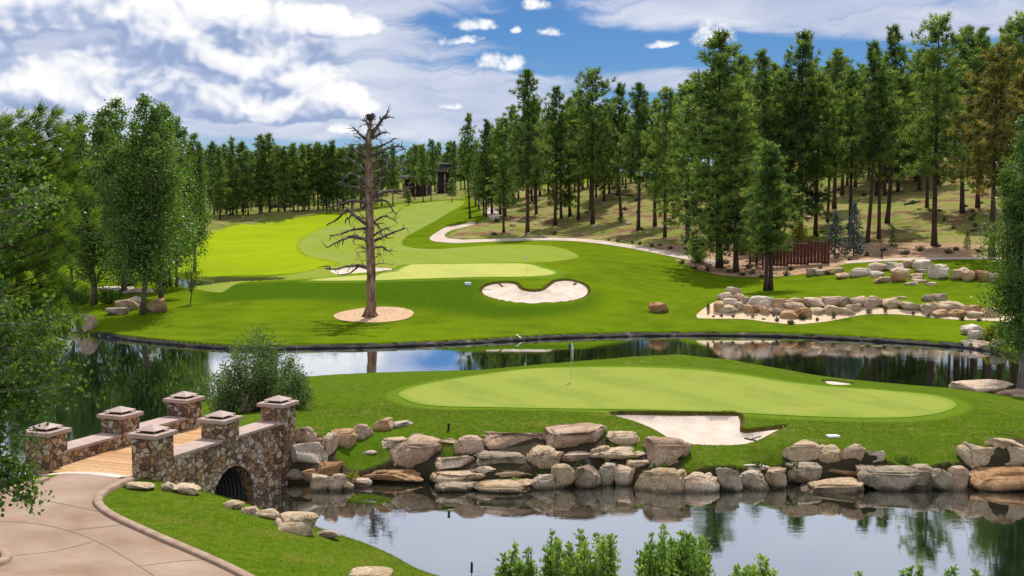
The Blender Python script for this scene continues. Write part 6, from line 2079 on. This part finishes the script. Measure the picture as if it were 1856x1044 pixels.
# ================================================================== BROWN FENCE
m_fence, h, out = new_mat('redwood_boards')
P = geo_pos(h)
mp = h.n('ShaderNodeMapping'); mp.inputs['Scale'].default_value = (1, 1, .2); h.link(P, mp.inputs[0])
c = h.ramp(h.noise(mp.outputs[0], 4, 5, .65), [(.3, (.045, .014, .009)), (.55, (.115, .034, .020)), (.75, (.19, .072, .042))])
principled(h, out, c, .75, .25, h.noise(mp.outputs[0], 10, 4, .6), .3, .01)
def fence(pa, pb, hh, label):
    a = Vector((pa[0], pa[1], 0)); b = Vector((pb[0], pb[1], 0))
    d = b - a; L = d.length; d.normalize(); ang = math.atan2(d.y, d.x)
    root = thing('screen_fence', label, 'fence', (a.x, a.y, h1(a.x, a.y)))
    O = Vector(root.location)
    npost = max(2, int(round(L / 2.3)) + 1)
    for k in range(npost):
        q = a + d * (L * k / (npost - 1)); z = h1(q.x, q.y) - O.z
        mb = MB(); mb.box((q.x - O.x, q.y - O.y, z + hh / 2 - .1), (.17, .17, hh + .35), ang, .01); mb.build('post', m_fence, root)
    nr = npost - 1
    for k in range(nr):
        q0 = a + d * (L * k / nr); q1 = a + d * (L * (k + 1) / nr)
        mid = (q0 + q1) / 2
        z = h1(mid.x, mid.y) - O.z
        mb = MB()
        for i in range(12):
            q = q0 + (q1 - q0) * ((i + .5) / 12)
            off = Vector((-d.y, d.x, 0)) * (.035 if i % 2 else -.035)
            mb.box((q.x + off.x - O.x, q.y + off.y - O.y, z + hh / 2), ((L / nr) / 13.2, .025, hh - .25 + .05 * ((i * 7) % 3 - 1)), ang, 0)
        mb.build('board_panel', m_fence, root)
        mb = MB()
        for zz in (.3, hh - .2):
            mb.box((mid.x - O.x, mid.y - O.y, z + zz), (L / nr - .18, .06, .12), ang, 0)
            mb.build('rail', m_fence, root); mb = MB()
        mb.box((mid.x - O.x, mid.y - O.y, z + hh + .06), (L / nr, .20, .06), ang, 0)
        mb.build('cap_board', m_fence, root)
f0 = G(1390, 490, True); f1 = G(1502, 478, True); f2 = G(1368, 484, True)
hf = 42 / FPX * f0[1]
fence((f0[0] + .3, f0[1] + 1.2), (f1[0], f1[1]), hf, 'long dark red board fence behind the twin pine')
fence((f2[0], f2[1] + 3.0), (f0[0] - .2, f0[1] + 1.2), hf * .85, 'short end of red board fence turning left behind the twin pine')

# ================================================================== LODGE AND FAR BUILDINGS
m_lwall, h, out = new_mat('dark_timber_wall'); principled(h, out, (.030, .026, .024), .8, .2)
m_lroof, h, out = new_mat('grey_roof'); principled(h, out, (.26, .26, .275), .6, .3)
m_lfas, h, out = new_mat('brown_fascia'); principled(h, out, (.10, .075, .07), .7, .3)
m_glass, h, out = new_mat('dark_glass'); principled(h, out, (.012, .015, .018), .1, .6)
m_lstone = stone_mat('lodge_stone', 1.2)
def lodge(u0, u1, vbot, vtop, Y, label, two=False):
    a = at(u0, vbot, Y); b = at(u1, vbot, Y); zt = at(u0, vtop, Y)[2]
    g = h1((a[0] + b[0]) / 2, Y) - .3
    W = b[0] - a[0]; cx = (a[0] + b[0]) / 2; hh = zt - g; dep = 14
    root = thing('lodge', label, 'building', (cx, Y, g))
    mb = MB(); mb.box((0, dep / 2, hh * .44), (W * .94, dep, hh * .88), 0, .02); mb.build('wall', m_lwall, root)
    mb = MB(); mb.box((0, dep / 2 - .8, hh * .95), (W * 1.10, dep + 3, hh * .10), 0, .03); mb.build('roof', m_lroof, root)
    mb = MB(); mb.box((0, -2.36, hh * .885), (W * 1.08, .12, hh * .05), 0, 0); mb.build('fascia', m_lfas, root)
    n = 5
    for k in range(n):
        x = -W * .42 + W * .84 * k / (n - 1)
        mb = MB(); mb.box((x, -1.6, hh * .43), (.42, .42, hh * .86), 0, .02); mb.build('column', m_lwall if k % 2 else m_lstone, root)
    for k in range(n - 1):
        x = -W * .42 + W * .84 * (k + .5) / (n - 1)
        f = MB(); f.box((x, -.03, hh * .44), (W * .84 / (n - 1) - .7, .08, hh * .52), 0, 0); fo = f.build('window', m_lfas, root)
        f = MB(); f.box((x, -.08, hh * .44), (W * .84 / (n - 1) - 1.0, .03, hh * .46), 0, 0); f.build('pane', m_glass, fo)
    if two:
        mb = MB(); mb.box((0, 1.0, hh * 1.08), (W * .8, 8, hh * .2), 0, .02); up = mb.build('upper_wall', m_lfas, root)
        mb = MB(); mb.box((0, -3.05, hh * 1.09), (W * .7, .1, hh * .08), 0, 0); mb.build('clerestory', m_glass, up)
        mb = MB(); mb.box((0, .6, hh * 1.20), (W * .95, 10, hh * .05), 0, .02); mb.build('upper_roof', m_lroof, root)
lodge(729, 778, 352, 318, 330, 'low dark lodge pavilion with grey flat roof among pines')
lodge(790, 824, 350, 306, 352, 'taller dark lodge wing with brown clerestory behind the fairway', True)
# pale vehicles glimpsed through the far trunks
def far_car(u, v, Y, colm, label, ln=4.6):
    a = at(u, v, Y); g = h1(a[0], Y)
    root = thing('parked_car', label, 'car', (a[0], Y, g), .15, 'cars parked beyond the far pines')
    mb = MB()
    prof = [(-.5, .3), (-.5, .75), (-.32, .85), (-.2, 1.42), (.22, 1.45), (.36, .95), (.5, .82), (.5, .3)]
    V = [(x * ln, -.85, z) for x, z in prof] + [(x * ln, .85, z) for x, z in prof]
    n = len(prof)
    F = [tuple(range(n)), tuple(reversed(range(n, 2 * n)))] + [((k + 1) % n, k, n + k, n + (k + 1) % n) for k in range(n)]
    mb.add(V, F); mb.build('body', colm, root)
    mb = MB(); mb.box((.02 * ln, -.86, 1.15), (.42 * ln, .02, .34), 0, 0); mb.build('window', m_glass, root)
    for x in (-.3, .3):
        for y in (-.82, .82):
            mb = MB(); mb.tube([(x * ln, y - .1, .33), (x * ln, y + .1, .33)], [.33, .33], 14); mb.build('wheel', m_dark, root)
far_car(404, 386, 292, m_white, 'white car glimpsed through the far trunks next to the aspens', 4.8)
far_car(503, 377, 285, m_navy, 'dark blue car glimpsed through the trunks of the far row')

# ---- scattered stones and logs on the dry hill
rq = random.Random(12)
for k in range(44):
    u = rq.uniform(900, 1840); v = rq.uniform(352, 432) if u < 1250 else rq.uniform(340, 440)
    p = G(u, v)
    if p[1] > 260 or p[1] < 140: continue
    w_ = rq.uniform(.35, 1.1)
    o = link('hill_stone', rock_mesh('hill_stone', w_, w_ * .8, w_ * .5, 500 + k, 3), RM['p' if k % 2 else 'w'], None, (p[0], p[1], p[2] - .06))
    tag(o, 'small pale stone lying in the dry grass of the pine hill', 'rock', 'stones scattered on the pine hill')
for (u0, v0, u1, v1, lb) in [(1110, 352, 1150, 356, 'fallen log on the hill crest in the middle'), (1640, 372, 1668, 366, 'fallen grey log beside the massive pine'), (1500, 352, 1530, 340, 'fallen log on the slope behind the spruces'), (1760, 420, 1800, 410, 'fallen log near the browning pine')]:
    a = Vector(G(u0, v0)); b = Vector(G(u1, v1))
    if (a - b).length > 14: b = a + (b - a).normalized() * 7
    mb = MB(); d = b - a
    mb.tube([(0, 0, .1), tuple(d * .5 + Vector((0, 0, .16))), tuple(d + Vector((0, 0, .12)))], [.22, .18, .13], 8)
    for t in (.3, .55, .75):
        q = d * t + Vector((0, 0, .15)); mb.tube([tuple(q), tuple(q + Vector((.1, -.2, .5)))], [.05, .015], 4)
    tag(mb.build('fallen_log', m_deadb, None, True, tuple(a)), lb, 'log')
